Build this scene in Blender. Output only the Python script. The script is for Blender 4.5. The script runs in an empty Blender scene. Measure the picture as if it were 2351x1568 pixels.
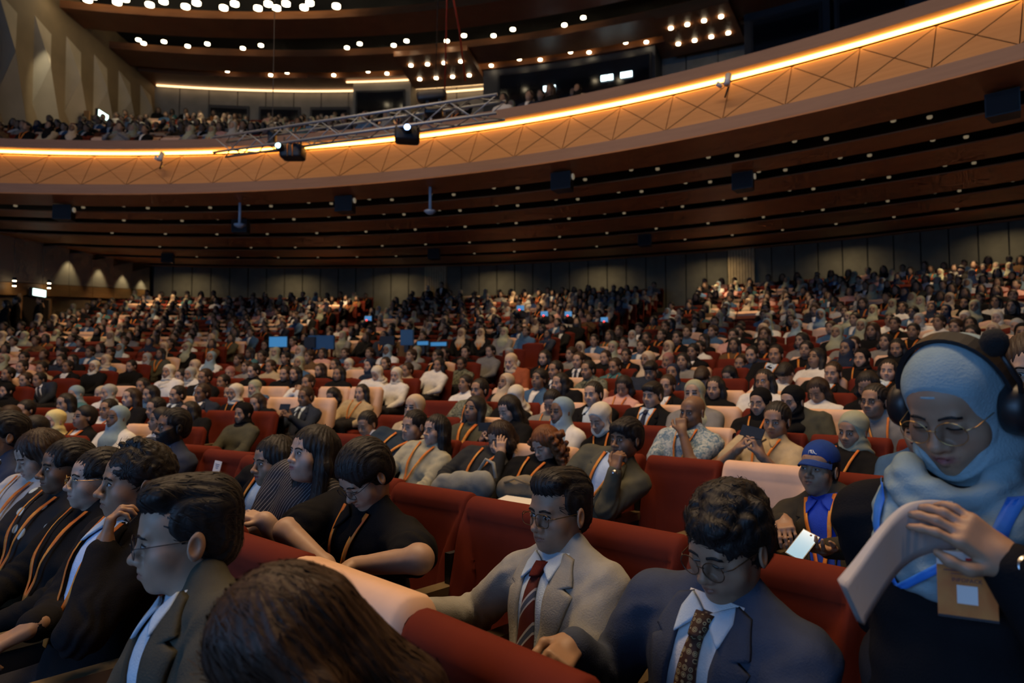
import bpy, math, random
import numpy as np
from mathutils import Matrix, Vector, Euler

# ------------------------------------------------------------------ camera, world, lights, exposure
SC = bpy.context.scene
COL = SC.collection
PI = math.pi
D2R = PI / 180
CAMZ = 1.62
PITCH = 3.0
FPX = 1567.0
CX, CY = -9.0, -7.0            # centre of the curved rows (on the stage)

cam_d = bpy.data.cameras.new('camera')
cam_d.sensor_width = 36.0
cam_d.lens = FPX * 36.0 / 2351.0
cam_d.clip_start = 0.05
cam_d.clip_end = 200
cam_d.dof.use_dof = True
cam_d.dof.focus_distance = 2.3
cam_d.dof.aperture_fstop = 3.2
cam = bpy.data.objects.new('camera', cam_d)
cam.location = (0, 0, CAMZ)
cam.rotation_euler = ((90 + PITCH) * D2R, 0, 0)
COL.objects.link(cam)
SC.camera = cam

w = bpy.data.worlds.new('hall_air')
SC.world = w
w.use_nodes = True
w.node_tree.nodes['Background'].inputs[0].default_value = (1.0, 0.72, 0.45, 1)
w.node_tree.nodes['Background'].inputs[1].default_value = 0.0016

def area(name, loc, target, sx, sy, energy, color, spread=180):
    l = bpy.data.lights.new(name, 'AREA')
    l.shape = 'RECTANGLE'; l.size = sx; l.size_y = sy
    l.energy = energy; l.color = color; l.spread = spread * D2R
    o = bpy.data.objects.new(name, l)
    o.location = loc
    d = Vector(target) - Vector(loc)
    o.rotation_euler = d.to_track_quat('-Z', 'Y').to_euler()
    COL.objects.link(o)
    return o

def pol(R, a, z=0.0):
    return (CX + R * math.sin(a * D2R), CY + R * math.cos(a * D2R), z)

# the LED wall of the stage behind the photographer
area('stage_screen_light', (-10.5, -8.2, 4.6), (0.0, 12.0, 2.0), 15.0, 6.0, 1120, (0.25, 0.51, 1.0))
# house lights in the high ceiling over the front rows
for i, a in enumerate((2, 16, 30, 44, 58)):
    area('house_light', pol(14.0, a, 14.0), pol(15.6, a, 0.0), 3.5, 1.6, 225, (1.0, 0.66, 0.36), 125)
# downlights set in the slots of the balcony soffit
for R, n0, n1, st, e in ((25.5, -6, 56, 15, 130), (29.4, -8, 54, 13, 150), (33.8, -8, 54, 12, 170)):
    a = n0
    while a <= n1:
        area('soffit_downlight', pol(R, a, CAMZ + 4.06 + .053 * (R - 22) - .05), pol(R, a, 0), .5, .5, e * .28, (1.0, 0.66, 0.34), 120)
        a += st
# unseen area lights added under the soffit to warm the rear wall
for a in range(-8, 56, 7):
    area('rear_wall_fill', pol(36.3, a, CAMZ + 4.6), pol(37.4, a, 3.6), 1.2, .15, 9, (1.0, 0.74, 0.40), 140)
# upper tier downlights
for a in (-6, 8, 22, 36):
    area('tier_downlight', pol(32.5, a, 14.3), pol(31.0, a, 8.0), 2.0, .8, 60, (1.0, 0.72, 0.42), 130)

SC.view_settings.view_transform = 'Standard'
SC.view_settings.look = 'None'
SC.view_settings.gamma = 1.0
SC.view_settings.use_curve_mapping = False
SC.view_settings.exposure = 0.0
try:
    SC.cycles.max_bounces = 4
    SC.cycles.diffuse_bounces = 2
    SC.cycles.glossy_bounces = 2
    SC.cycles.transmission_bounces = 1
    SC.cycles.caustics_reflective = False
    SC.cycles.caustics_refractive = False
    SC.cycles.use_denoising = True
    SC.cycles.sample_clamp_indirect = 3.0
    SC.cycles.use_adaptive_sampling = True
    SC.cycles.adaptive_threshold = .04
    SC.cycles.adaptive_min_samples = 12
except Exception:
    pass
# ------------------------------------------------------------------ helpers
rng = random.Random(7)
NR = np.random.RandomState(11)

def _nm(name):
    m = bpy.data.materials.new(name); m.use_nodes = True
    return m, m.node_tree, m.node_tree.nodes['Principled BSDF']

_MC = {}
def mat(name, col, rough=0.6, metal=0.0, emit=None, es=0.0, spec=0.5, bump=None, vary=None, sheen=0.0, alpha=None):
    """procedural material: plain colour, optional noise variation (scale, amount) and noise bump (scale, strength)"""
    if name in _MC: return _MC[name]
    m, nt, b = _nm(name)
    b.inputs['Base Color'].default_value = (*col, 1)
    b.inputs['Roughness'].default_value = rough
    b.inputs['Metallic'].default_value = metal
    b.inputs['Specular IOR Level'].default_value = spec
    if sheen: b.inputs['Sheen Weight'].default_value = sheen
    if emit is not None:
        b.inputs['Emission Color'].default_value = (*emit, 1)
        b.inputs['Emission Strength'].default_value = es
    if alpha is not None:
        b.inputs['Alpha'].default_value = alpha
    tc = None
    if bump or vary:
        tc = nt.nodes.new('ShaderNodeTexCoord')
    if vary:
        n = nt.nodes.new('ShaderNodeTexNoise'); n.inputs['Scale'].default_value = vary[0]; n.inputs['Detail'].default_value = 4
        nt.links.new(tc.outputs['Object'], n.inputs['Vector'])
        r = nt.nodes.new('ShaderNodeValToRGB')
        k = vary[1]
        r.color_ramp.elements[0].position = .3; r.color_ramp.elements[1].position = .7
        r.color_ramp.elements[0].color = (*[c * (1 - k) for c in col], 1)
        r.color_ramp.elements[1].color = (*[min(1, c * (1 + k)) for c in col], 1)
        nt.links.new(n.outputs['Fac'], r.inputs['Fac']); nt.links.new(r.outputs['Color'], b.inputs['Base Color'])
    if bump:
        n = nt.nodes.new('ShaderNodeTexNoise'); n.inputs['Scale'].default_value = bump[0]; n.inputs['Detail'].default_value = 3
        nt.links.new(tc.outputs['Object'], n.inputs['Vector'])
        bp = nt.nodes.new('ShaderNodeBump'); bp.inputs['Strength'].default_value = bump[1]; bp.inputs['Distance'].default_value = .01
        nt.links.new(n.outputs['Fac'], bp.inputs['Height']); nt.links.new(bp.outputs['Normal'], b.inputs['Normal'])
    _MC[name] = m
    return m

def mesh_np(name, V, F, mats=(), midx=None, smooth=True):
    """mesh from vertex array (n,3) and a face array (m,4)/(m,3) or list of index tuples"""
    V = np.asarray(V, np.float32)
    me = bpy.data.meshes.new(name)
    if isinstance(F, np.ndarray):
        m, k = F.shape
        me.vertices.add(len(V)); me.vertices.foreach_set('co', V.ravel())
        me.loops.add(m * k); me.loops.foreach_set('vertex_index', F.astype(np.int32).ravel())
        me.polygons.add(m); me.polygons.foreach_set('loop_start', np.arange(m, dtype=np.int32) * k)
        me.update(calc_edges=True)
    else:
        me.from_pydata([tuple(map(float, v)) for v in V], [], [tuple(int(i) for i in f) for f in F])
        me.update()
    for x in mats: me.materials.append(x)
    if midx is not None: me.polygons.foreach_set('material_index', np.asarray(midx, np.int32))
    me.polygons.foreach_set('use_smooth', np.full(len(me.polygons), bool(smooth)))
    me.update()
    return me

def link(name, data, parent=None, M=None):
    o = bpy.data.objects.new(name, data)
    COL.objects.link(o)
    if parent is not None: o.parent = parent
    if M is not None: o.matrix_basis = M
    return o

def tag(o, label=None, cat=None, group=None, kind=None):
    if label: o['label'] = label
    if cat: o['category'] = cat
    if group: o['group'] = group
    if kind: o['kind'] = kind
    return o

class MB:
    """collects simple solids into one mesh"""
    def __init__(s): s.V = []; s.F = []; s.I = []
    def add(s, V, F, mi=0):
        b = len(s.V)
        s.V.extend([tuple(v) for v in V]); s.F.extend([tuple(i + b for i in f) for f in F]); s.I.extend([mi] * len(F))
        return s
    def box(s, c, d, mi=0, M=None):
        x, y, z = (k / 2 for k in d)
        P = [(-x,-y,-z),(x,-y,-z),(x,y,-z),(-x,y,-z),(-x,-y,z),(x,-y,z),(x,y,z),(-x,y,z)]
        if M is not None: P = [tuple(M @ Vector(p)) for p in P]
        P = [(p[0]+c[0], p[1]+c[1], p[2]+c[2]) for p in P]
        return s.add(P, [(0,3,2,1),(4,5,6,7),(0,1,5,4),(1,2,6,5),(2,3,7,6),(3,0,4,7)], mi)
    def tube(s, pts, r, n=8, mi=0, caps=True):
        pts = [Vector(p) for p in pts]
        rs = r if isinstance(r, (list, tuple)) else [r] * len(pts)
        V = []; F = []
        up = Vector((0, 0, 1))
        for i, p in enumerate(pts):
            t = (pts[min(i+1, len(pts)-1)] - pts[max(i-1, 0)])
            if t.length < 1e-9: t = Vector((0,0,1))
            t.normalize()
            a = t.cross(up)
            if a.length < .05: a = t.cross(Vector((1, 0, 0)))
            a.normalize(); b = t.cross(a)
            for k in range(n):
                q = 2 * PI * k / n
                V.append(p + (a * math.cos(q) + b * math.sin(q)) * rs[i])
        for i in range(len(pts) - 1):
            for k in range(n):
                F.append((i*n+k, i*n+(k+1) % n, (i+1)*n+(k+1) % n, (i+1)*n+k))
        if caps:
            F.append(tuple(range(n))[::-1]); F.append(tuple((len(pts)-1)*n+k for k in range(n)))
        return s.add(V, F, mi)
    def lathe(s, prof, n=16, mi=0, M=None):
        V = []; F = []
        for r, z in prof:
            for k in range(n):
                q = 2 * PI * k / n; V.append(Vector((r*math.cos(q), r*math.sin(q), z)))
        for i in range(len(prof) - 1):
            for k in range(n): F.append((i*n+k, i*n+(k+1) % n, (i+1)*n+(k+1) % n, (i+1)*n+k))
        F.append(tuple(range(n))[::-1]); F.append(tuple((len(prof)-1)*n+k for k in range(n)))
        if M is not None: V = [M @ v for v in V]
        return s.add(V, F, mi)
    def mesh(s, name, mats, smooth=False):
        return mesh_np(name, np.array(s.V), s.F, mats, s.I, smooth)
    def build(s, name, mats, parent=None, M=None, smooth=False):
        if not isinstance(mats, (list, tuple)): mats = [mats]
        return link(name, s.mesh(name, mats, smooth), parent, M)

def arc_solid(prof, a0, a1, n, close=True):
    """sweep a closed (R,z) profile along an arc about the stage centre -> V, F"""
    V = []; F = []; m = len(prof)
    for i in range(n + 1):
        a = a0 + (a1 - a0) * i / n
        for R, z in prof: V.append(pol(R, a, z))
    for i in range(n):
        for k in range(m if close else m - 1):
            F.append((i*m+k, i*m+(k+1) % m, (i+1)*m+(k+1) % m, (i+1)*m+k))
    if close:
        F.append(tuple(range(m))[::-1]); F.append(tuple(n*m+k for k in range(m)))
    return V, F

def arc_obj(name, prof, a0, a1, n, m, parent=None, close=True, smooth=False):
    b = MB(); b.add(*arc_solid(prof, a0, a1, n, close))
    return b.build(name, m, parent, smooth=smooth)

def empty(name, loc=(0, 0, 0), rz=0.0, parent=None):
    o = bpy.data.objects.new(name, None); COL.objects.link(o)
    o.location = loc; o.rotation_euler = (0, 0, rz); o.empty_display_size = .1
    if parent is not None: o.parent = parent
    return o

_cp, _sp = math.cos(PITCH * D2R), math.sin(PITCH * D2R)
def pix(px, py, d):
    """world point on the ray of a photo pixel at depth d along the optical axis"""
    x = (px - 1175.5) / FPX * d; v = (784 - py) / FPX * d
    return Vector((x, d * _cp - v * _sp, CAMZ + d * _sp + v * _cp))
def proj(p):
    x, y, z = p[0], p[1], p[2] - CAMZ
    d = y * _cp + z * _sp; v = -y * _sp + z * _cp
    if d <= 0.01: return None
    return (1175.5 + FPX * x / d, 784 - FPX * v / d, d)
ORD = ['first','second','third','fourth','fifth','sixth','seventh','eighth','ninth','tenth','eleventh','twelfth','thirteenth','fourteenth','fifteenth','sixteenth','seventeenth','eighteenth','nineteenth','twentieth']
def ordn(i):
    if i < 20: return ORD[i]
    t = {20:'twenty',30:'thirty',40:'forty',50:'fifty',60:'sixty'}[(i+1)//10*10]
    u = (i+1) % 10
    return (t[:-1] + 'ieth') if u == 0 else t + '-' + ORD[u-1]
# ------------------------------------------------------------------ the hall
def wood_mat(name, c1, c2, rough=.45):
    m, nt, b = _nm(name)
    tc = nt.nodes.new('ShaderNodeTexCoord'); mp = nt.nodes.new('ShaderNodeMapping')
    mp.inputs['Scale'].default_value = (.7, .7, 9)
    n = nt.nodes.new('ShaderNodeTexNoise'); n.inputs['Scale'].default_value = 2.0; n.inputs['Detail'].default_value = 6
    r = nt.nodes.new('ShaderNodeValToRGB')
    r.color_ramp.elements[0].color = (*c1, 1); r.color_ramp.elements[1].color = (*c2, 1)
    r.color_ramp.elements[0].position = .3; r.color_ramp.elements[1].position = .7
    nt.links.new(tc.outputs['Object'], mp.inputs['Vector']); nt.links.new(mp.outputs['Vector'], n.inputs['Vector'])
    nt.links.new(n.outputs['Fac'], r.inputs['Fac']); nt.links.new(r.outputs['Color'], b.inputs['Base Color'])
    b.inputs['Roughness'].default_value = rough
    _MC[name] = m
    return m
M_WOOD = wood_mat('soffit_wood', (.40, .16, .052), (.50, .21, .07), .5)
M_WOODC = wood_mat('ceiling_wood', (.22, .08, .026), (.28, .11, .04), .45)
M_FASC = wood_mat('fascia_wood', (.40, .21, .095), (.46, .25, .115), .5)
M_RIM = wood_mat('rim_wood', (.24, .14, .095), (.28, .165, .11), .6)
M_FLIP = wood_mat('fascia_lip', (.26, .15, .10), (.30, .175, .115), .6)
M_BAND = wood_mat('band_wood', (.30, .15, .05), (.38, .20, .07), .5)
M_BLACK = mat('slot_black', (.006, .006, .008), .8)
M_DARK = mat('booth_dark', (.035, .037, .045), .55, vary=(1.2, .2))
M_REAR = mat('rear_fabric', (.16, .15, .115), .85, vary=(3, .12), bump=(120, .15))
M_REARU = mat('upper_rear_panel', (.23, .22, .20), .75, vary=(2, .12))
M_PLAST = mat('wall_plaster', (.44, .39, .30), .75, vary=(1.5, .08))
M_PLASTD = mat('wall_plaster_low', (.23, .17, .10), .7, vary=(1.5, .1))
M_FINL = mat('fin_plaster', (.46, .40, .31), .75, vary=(1.5, .08))
M_FLOOR = mat('carpet', (.035, .022, .02), .95, vary=(20, .3))
M_PILA = mat('pilaster_timber', (.50, .37, .20), .6, vary=(6, .15))
M_STRIP = mat('cove_led', (1, .6, .2), .5, emit=(1.0, .42, .07), es=15)
M_STRIP2 = mat('cove_led_upper', (1, .8, .5), .5, emit=(1.0, .66, .32), es=2.6)
M_LAMP = mat('lamp_lens', (1, .9, .7), .4, emit=(1.0, .80, .50), es=14)
M_LAMPD = mat('lamp_lens_dim', (1, .9, .7), .4, emit=(1.0, .80, .50), es=.14)
M_METB = mat('black_metal', (.02, .02, .024), .45, spec=.4)
M_GLASSD = mat('booth_glass', (.006, .007, .010), .12)
M_WINL = mat('lit_panel_light', (.8, 1, 1), .5, emit=(.72, .95, 1.0), es=4)

RW = 37.4                     # radius of the rear wall
def hrow(i):                  # floor height of row i (0 = first row); a level cross aisle runs behind row 1
    k = i - 2
    return .12 if k < 0 else .12 + .108 * k + .0037 * k * k
R0 = 12.2; NROW = 24
def rrow(i): return R0 + i + (.9 if i > 1 else 0)

# raked floor: one tread per row, risers between
prof = [(4.0, .12)]
for i in range(2, NROW):
    prof += [(rrow(i) - .85, hrow(i)), (rrow(i) + .15, hrow(i))]
prof += [(RW + .3, hrow(NROW - 1)), (RW + .3, -1.5), (4.0, -1.5)]
tag(arc_obj('floor', prof, -40, 70, 90, M_FLOOR), kind='structure')

# rear wall of fabric panels with two timber pilasters
ZS = CAMZ + 4.88              # soffit height at the rear wall
zr = hrow(NROW - 1)
rear = arc_obj('wall_rear', [(RW + .12, zr - .2), (RW + .30, zr - .2), (RW + .30, ZS + .2), (RW + .12, ZS + .2)], -40, 70, 80, M_BLACK)
tag(rear, kind='structure')
step = .80 / RW / D2R
a = -10.4
while a < 55:
    arc_obj('wall_panel', [(RW, zr), (RW + .12, zr), (RW + .12, ZS), (RW, ZS)], a + .03, a + step - .03, 2, M_REAR, rear)
    a += step
for pa in (8.7, 28.4):
    b = MB()
    nrib = 9; wd = .98 / RW / D2R
    for k in range(nrib):
        q0 = pa - wd/2 + wd * k / nrib; q1 = q0 + wd / nrib * .82
        b.add(*arc_solid([(RW - .16, zr), (RW + .12, zr), (RW + .12, ZS), (RW - .16, ZS)], q0, q1, 1))
    b.add(*arc_solid([(RW - .10, zr), (RW + .12, zr), (RW + .12, ZS), (RW - .10, ZS)], pa - wd/2, pa + wd/2, 2))
    b.build('pilaster', M_PILA, rear)

# balcony: soffit of timber bands with black slots
def zsof(R): return CAMZ + 4.06 + .053 * (R - 22.0)
soff = arc_obj('ceiling_soffit', [(22.6, zsof(22.6) + .25), (RW + .2, zsof(RW) + .25), (RW + .2, zsof(RW) + .5), (22.6, zsof(22.6) + .5)], -40, 70, 90, M_BLACK)
tag(soff, kind='structure')
SLOTS = [23.75, 25.55, 27.9, 30.9, 33.7, 36.6]
edges = [22.0] + SLOTS + [RW + .05]
for j in range(len(edges) - 1):
    r0 = edges[j] + (.0 if j == 0 else .40); r1 = edges[j + 1] - (.40 if j < len(edges) - 2 else 0)
    if r1 - r0 < .1: continue
    dz = .05 * (j % 2)
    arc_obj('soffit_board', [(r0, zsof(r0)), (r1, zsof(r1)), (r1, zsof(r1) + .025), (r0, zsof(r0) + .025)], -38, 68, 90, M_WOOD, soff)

# balcony front: lit timber triangles, LED cove, rim and lip
ZT, ZB = CAMZ + 5.08, CAMZ + 4.30
RT, RBo = 22.5, 22.05
front = arc_obj('balcony_front', [(RT + .06, ZT + .02), (RBo + .06, ZB), (RBo + .3, ZB), (RT + .5, ZT)], -38, 68, 90, M_BLACK)
tag(front, 'curved timber front of the upper balcony with glowing cove', 'balcony', kind='structure')
ncell = 36; a0, a1 = -30.0, 63.0
def fpt(a, t, off=0.0):
    R = RBo + (RT - RBo) * t; z = ZB + (ZT - ZB) * t
    p = pol(R - off * .86, a, z - off * .5); return Vector(p)
for c in range(ncell):
    qa = a0 + (a1 - a0) * c / ncell; qb = a0 + (a1 - a0) * (c + 1) / ncell; qm = (qa + qb) / 2
    tri = {'u': [(qa, 1), (qb, 1), (qm, .5)], 'd': [(qa, 0), (qm, .5), (qb, 0)], 'l': [(qa, 0), (qa, 1), (qm, .5)], 'r': [(qb, 1), (qb, 0), (qm, .5)]}
    for key, P in tri.items():
        ca = sum(p[0] for p in P) / 3; ct = sum(p[1] for p in P) / 3
        sh = .955
        fr = [fpt(ca + (p[0] - ca) * sh, ct + (p[1] - ct) * sh, .035) for p in P]
        bk = [fpt(ca + (p[0] - ca) * sh, ct + (p[1] - ct) * sh, -.03) for p in P]
        b = MB(); b.add(fr + bk, [(0, 1, 2), (5, 4, 3), (0, 3, 4, 1), (1, 4, 5, 2), (2, 5, 3, 0)])
        b.build('fascia_panel', M_FASC, front)
arc_obj('balcony_lip', [(RBo - .05, ZB - .22), (RBo - .05, ZB - .01), (RBo + .3, ZB - .01), (RBo + .3, ZB - .22)], -38, 68, 90, M_FLIP, front)
arc_obj('balcony_rim', [(RT - .24, ZT + .10), (RT - .24, ZT + .30), (RT + .35, ZT + .36), (RT + .35, ZT + .10)], -38, 68, 90, M_RIM, front)
arc_obj('cove_light', [(RT - .05, ZT + .055), (RT - .05, ZT + .09), (RT + .04, ZT + .09), (RT + .04, ZT + .055)], -36, 66, 90, M_STRIP, front)

# upper tier: stepped deck
NU = 13
def ru(i): return RT + .9 + i * 1.0
def zu(i): return ZT - .20 + i * .37 + .004 * i * i
prof = [(RT + .35, ZT - .3)]
for i in range(NU): prof += [(ru(i) - .55, zu(i)), (ru(i) + .45, zu(i))]
prof += [(RW + .3, zu(NU - 1)), (RW + .3, ZS + .4), (RT + .35, ZS - .3)]
tag(arc_obj('floor_upper', prof, -38, 68, 80, M_FLOOR), kind='structure')

# upper rear wall, booths and cove
ZC = CAMZ + 13.0
RU = 37.5
upw = arc_obj('wall_upper_rear', [(RU + .1, 8), (RU + .3, 8), (RU + .3, ZC + .3), (RU + .1, ZC + .3)], -30, 66, 70, M_BLACK)
tag(upw, kind='structure')
a = -11.0; stepu = 1.25 / RU / D2R
while a < 62:
    arc_obj('wall_panel', [(RU, 8.5), (RU + .1, 8.5), (RU + .1, ZC), (RU, ZC)], a + .03, a + stepu - .03, 2, M_REARU, upw)
    a += stepu
arc_obj('cove_light', [(RU - .22, ZC - .06), (RU - .22, ZC - .02), (RU - .12, ZC - .02), (RU - .12, ZC - .06)], -10.5, 17.5, 24, M_STRIP2, upw)
def booth(name, label, aa, ab, R, zb, zt, m, win, group='control booths over the upper tier'):
    """box-fronted booth against the upper rear wall; win = list of (a0,a1,z0,z1)"""
    o = arc_obj(name, [(R, zb), (RU + .2, zb), (RU + .2, zt), (R, zt)], aa, ab, 10, m)
    tag(o, label, 'booth', group)
    for (w0, w1, z0, z1) in win:
        f = arc_obj('window_frame', [(R - .10, z0 - .1), (R - .02, z0 - .1), (R - .02, z1 + .1), (R - .10, z1 + .1)], w0 - .15, w1 + .15, 4, M_METB, o)
        arc_obj('window_pane', [(R - .13, z0), (R - .10, z0), (R - .10, z1), (R - .13, z1)], w0, w1, 4, M_GLASSD, f)
    return o
def az(px, R):   # azimuth of a photo column at radius R
    t = (px - 1175.5) / FPX
    lo, hi = 0.5, 60.0
    for _ in range(50):
        y = (lo + hi) / 2; r = math.hypot(t * y - CX, y - CY)
        if r < R: lo = y
        else: hi = y
    return math.atan2(t * y - CX, y - CY) / D2R
A = lambda px, R=36.3: az(px, R)
booth('projection_booth', 'pale narrow control booth with one wide window above the upper tier', A(800), A(935), 36.5, 8.0, ZC, M_REARU, [(A(812), A(918), ZC - 2.0, ZC - .55)])
bb = booth('control_booth', 'long dark control booth with lit glass front above the upper tier', A(1108, 36.2), A(1512, 36.2), 36.2, 8.0, ZC, M_DARK, [(A(1150), A(1500), ZC - 1.75, ZC - .35)])
for k, (p0, p1, dz) in enumerate(((1253, 1281, 1.10), (1388, 1402, 1.0), (1404, 1416, 1.0), (1434, 1461, 1.0))):
    o = arc_obj('ceiling_lamp', [(35.98, ZC - dz - .16), (36.04, ZC - dz - .16), (36.04, ZC - dz + .05), (35.98, ZC - dz + .05)], A(p0), A(p1), 2, M_WINL)
    tag(o, ['bluish white lamp panel inside the dark control booth, alone', 'first of two touching bluish lamp panels in the control booth', 'second of two touching bluish lamp panels in the control booth', 'bluish white lamp panel at the far end of control booth'][k], 'lamp', 'lamps in the control booth')
booth('control_booth', 'dark control booth between the coffer lights and the timber ceiling edge', A(1722, 35.4), A(1925, 35.4), 35.4, 8.0, ZC, M_DARK, [(A(1740, 35), A(1895, 35), ZC - 1.7, ZC - .4)])
booth('control_booth', 'dark control booth behind the highest part of balcony front', A(1935, 35.4), A(2180, 35.4), 35.4, 8.0, ZC, M_DARK, [(A(1945, 35), A(2100, 35), ZC - 1.6, ZC - .4)])
for (p0, p1) in ((465, 560), (583, 680), (703, 795)):
    arc_obj('window_frame', [(RU - .12, ZC - 2.2), (RU - .02, ZC - 2.2), (RU - .02, ZC - .75), (RU - .12, ZC - .75)], A(p0, 37.4), A(p1, 37.4), 5, M_DARK, upw)
    arc_obj('window_pane', [(RU - .16, ZC - 2.1), (RU - .12, ZC - 2.1), (RU - .12, ZC - .9), (RU - .16, ZC - .9)], A(p0 + 5, 37.4), A(p1 - 5, 37.4), 5, M_GLASSD, upw)
# cove strips on the pale booth
arc_obj('cove_light', [(36.38, ZC - .06), (36.38, ZC - .02), (36.46, ZC - .02), (36.46, ZC - .06)], A(785), A(938), 4, M_STRIP2, upw)
arc_obj('cove_light', [(RU - .22, ZC - .3), (RU - .22, ZC - .26), (RU - .12, ZC - .26), (RU - .12, ZC - .3)], A(945), A(1105), 4, M_STRIP2, upw)

# high ceiling: timber rings with black lighting slots
ceil = arc_obj('ceiling', [(6, ZC + .9), (RU + .3, ZC + .9), (RU + .3, ZC + 1.1), (6, ZC + 1.1)], -42, 72, 80, M_BLACK)
tag(ceil, kind='structure')
CS = [(35.55, 36.1), (32.6, 34.1), (29.0, 31.2), (25.2, 26.6), (21.0, 22.4), (16.8, 18.2)]
outer = RU + .2
for s0, s1 in CS:
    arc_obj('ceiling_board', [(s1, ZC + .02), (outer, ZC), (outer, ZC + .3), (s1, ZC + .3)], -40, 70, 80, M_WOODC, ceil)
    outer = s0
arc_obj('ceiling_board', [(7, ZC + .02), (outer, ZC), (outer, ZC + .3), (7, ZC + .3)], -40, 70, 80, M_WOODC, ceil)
# timber coffers with small downlights between the booths
_disc = MB().lathe([(.0, -.03), (.085, -.03), (.085, .02), (.0, .02)], 10)
DISC = _disc.mesh('lamp_lens', [M_LAMP]); DISCD = _disc.mesh('lamp_lens', [M_LAMPD])
for (p0, p1, tagc) in ((938, 1108, 'pale booth'), (1545, 1718, 'dark control booth with lit glass')):
    aa, ab = A(p0, 36.3), A(p1, 36.3)
    o = arc_obj('coffer', [(33.8, ZC - .26), (36.9, ZC - .26), (36.9, ZC - .05), (33.8, ZC - .05)], aa, ab, 6, M_WOODC)
    tag(o, 'timber ceiling coffer with eight small downlights beside the ' + tagc, 'ceiling panel', 'coffers between the booths')
    for r in range(2):
        for k in range(4):
            l = link('downlight', DISC, o); l.location = pol(34.6 + 1.3 * r, aa + (ab - aa) * (k + .7) / 4.4, ZC - .28)
# spotlights in the ceiling slots: azimuth from the photo column
slots = {0: (35.8, [510, 607, 650, 755, 840, 880, 955, 1005, 1086, 1125, 1195, 1240, 1315, 1355, 1445, 1490, 1577, 1630]),
         1: (33.4, [300, 306, 360, 410, 462, 540, 588, 785, 820, 895, 930, 1020, 1065, 1130, 1180, 1297, 1346]),
         2: (30.4, [118, 170, 191, 240, 266, 317, 357, 402, 435, 492, 525, 573, 604, 617, 646, 682, 702, 758])}
SLN = ['narrow ceiling slot', 'middle dark ceiling slot', 'topmost wide ceiling slot']
for s, (R, L) in slots.items():
    for k, px in enumerate(L):
        o = link('ceiling_spotlight', DISC, None)
        o.location = pol(R + (.12 if k % 2 else -.15), az(px, R), ZC + .06)
        if s == 2: o.scale = (1.7, 1.7, 1.7)
        if s == 1: o.scale = (1.15,) * 3
        tag(o, 'warm spotlight, %s from the fin wall in %s' % (ordn(k), SLN[s]), 'spotlight', 'ceiling spotlights')

# side wall beside the crowd, lower storey: plaster over a sloping timber band
XL = -15.9
wl = MB()
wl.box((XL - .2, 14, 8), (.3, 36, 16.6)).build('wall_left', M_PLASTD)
WL = bpy.data.objects['wall_left']; tag(WL, kind='structure')
def band_z(y): return pix(0, 0, 1).z * 0 + CAMZ + 2.55 + (y - 21.0) * .098     # underside of the sloping band
b = MB()
ys = [4 + 1.35 * k for k in range(20)]
for k in range(len(ys) - 1):
    y0, y1 = ys[k] + .01, ys[k + 1] - .01
    b = MB(); P = []
    for x in (XL - .05, XL + .06):
        P += [(x, y0, band_z(y0) + .42), (x, y1, band_z(y1) + .42), (x, y1, zsof(34) + .1), (x, y0, zsof(27) + .1)]
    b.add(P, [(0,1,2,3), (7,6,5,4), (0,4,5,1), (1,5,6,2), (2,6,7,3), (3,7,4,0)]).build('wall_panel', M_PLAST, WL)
    b = MB(); P = []
    for x in (XL - .05, XL + .09):
        P += [(x, y0, band_z(y0)), (x, y1, band_z(y1)), (x, y1, band_z(y1) + .40), (x, y0, band_z(y0) + .40)]
    b.add(P, [(0,1,2,3), (7,6,5,4), (0,4,5,1), (1,5,6,2), (2,6,7,3), (3,7,4,0)]).build('band_board', M_BAND, WL)
MB().box((XL + .15, 30.3, 5.2), (.7, .5, 4.0)).build('corner_pilaster', M_PLAST, WL)
# wall-washing lamps near the soffit
for k, y in enumerate((24.2, 26.0, 27.6, 29.0)):
    l = bpy.data.lights.new('wall_wash', 'SPOT'); l.energy = 22; l.color = (1, .82, .5); l.spot_size = 75 * D2R; l.spot_blend = .6; l.shadow_soft_size = .05
    o = link('wall_wash', l); o.location = (XL + .45, y, zsof(34) - .25)
    o.rotation_euler = (Vector((-.25, 0, -1))).to_track_quat('-Z', 'Y').to_euler()

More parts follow.
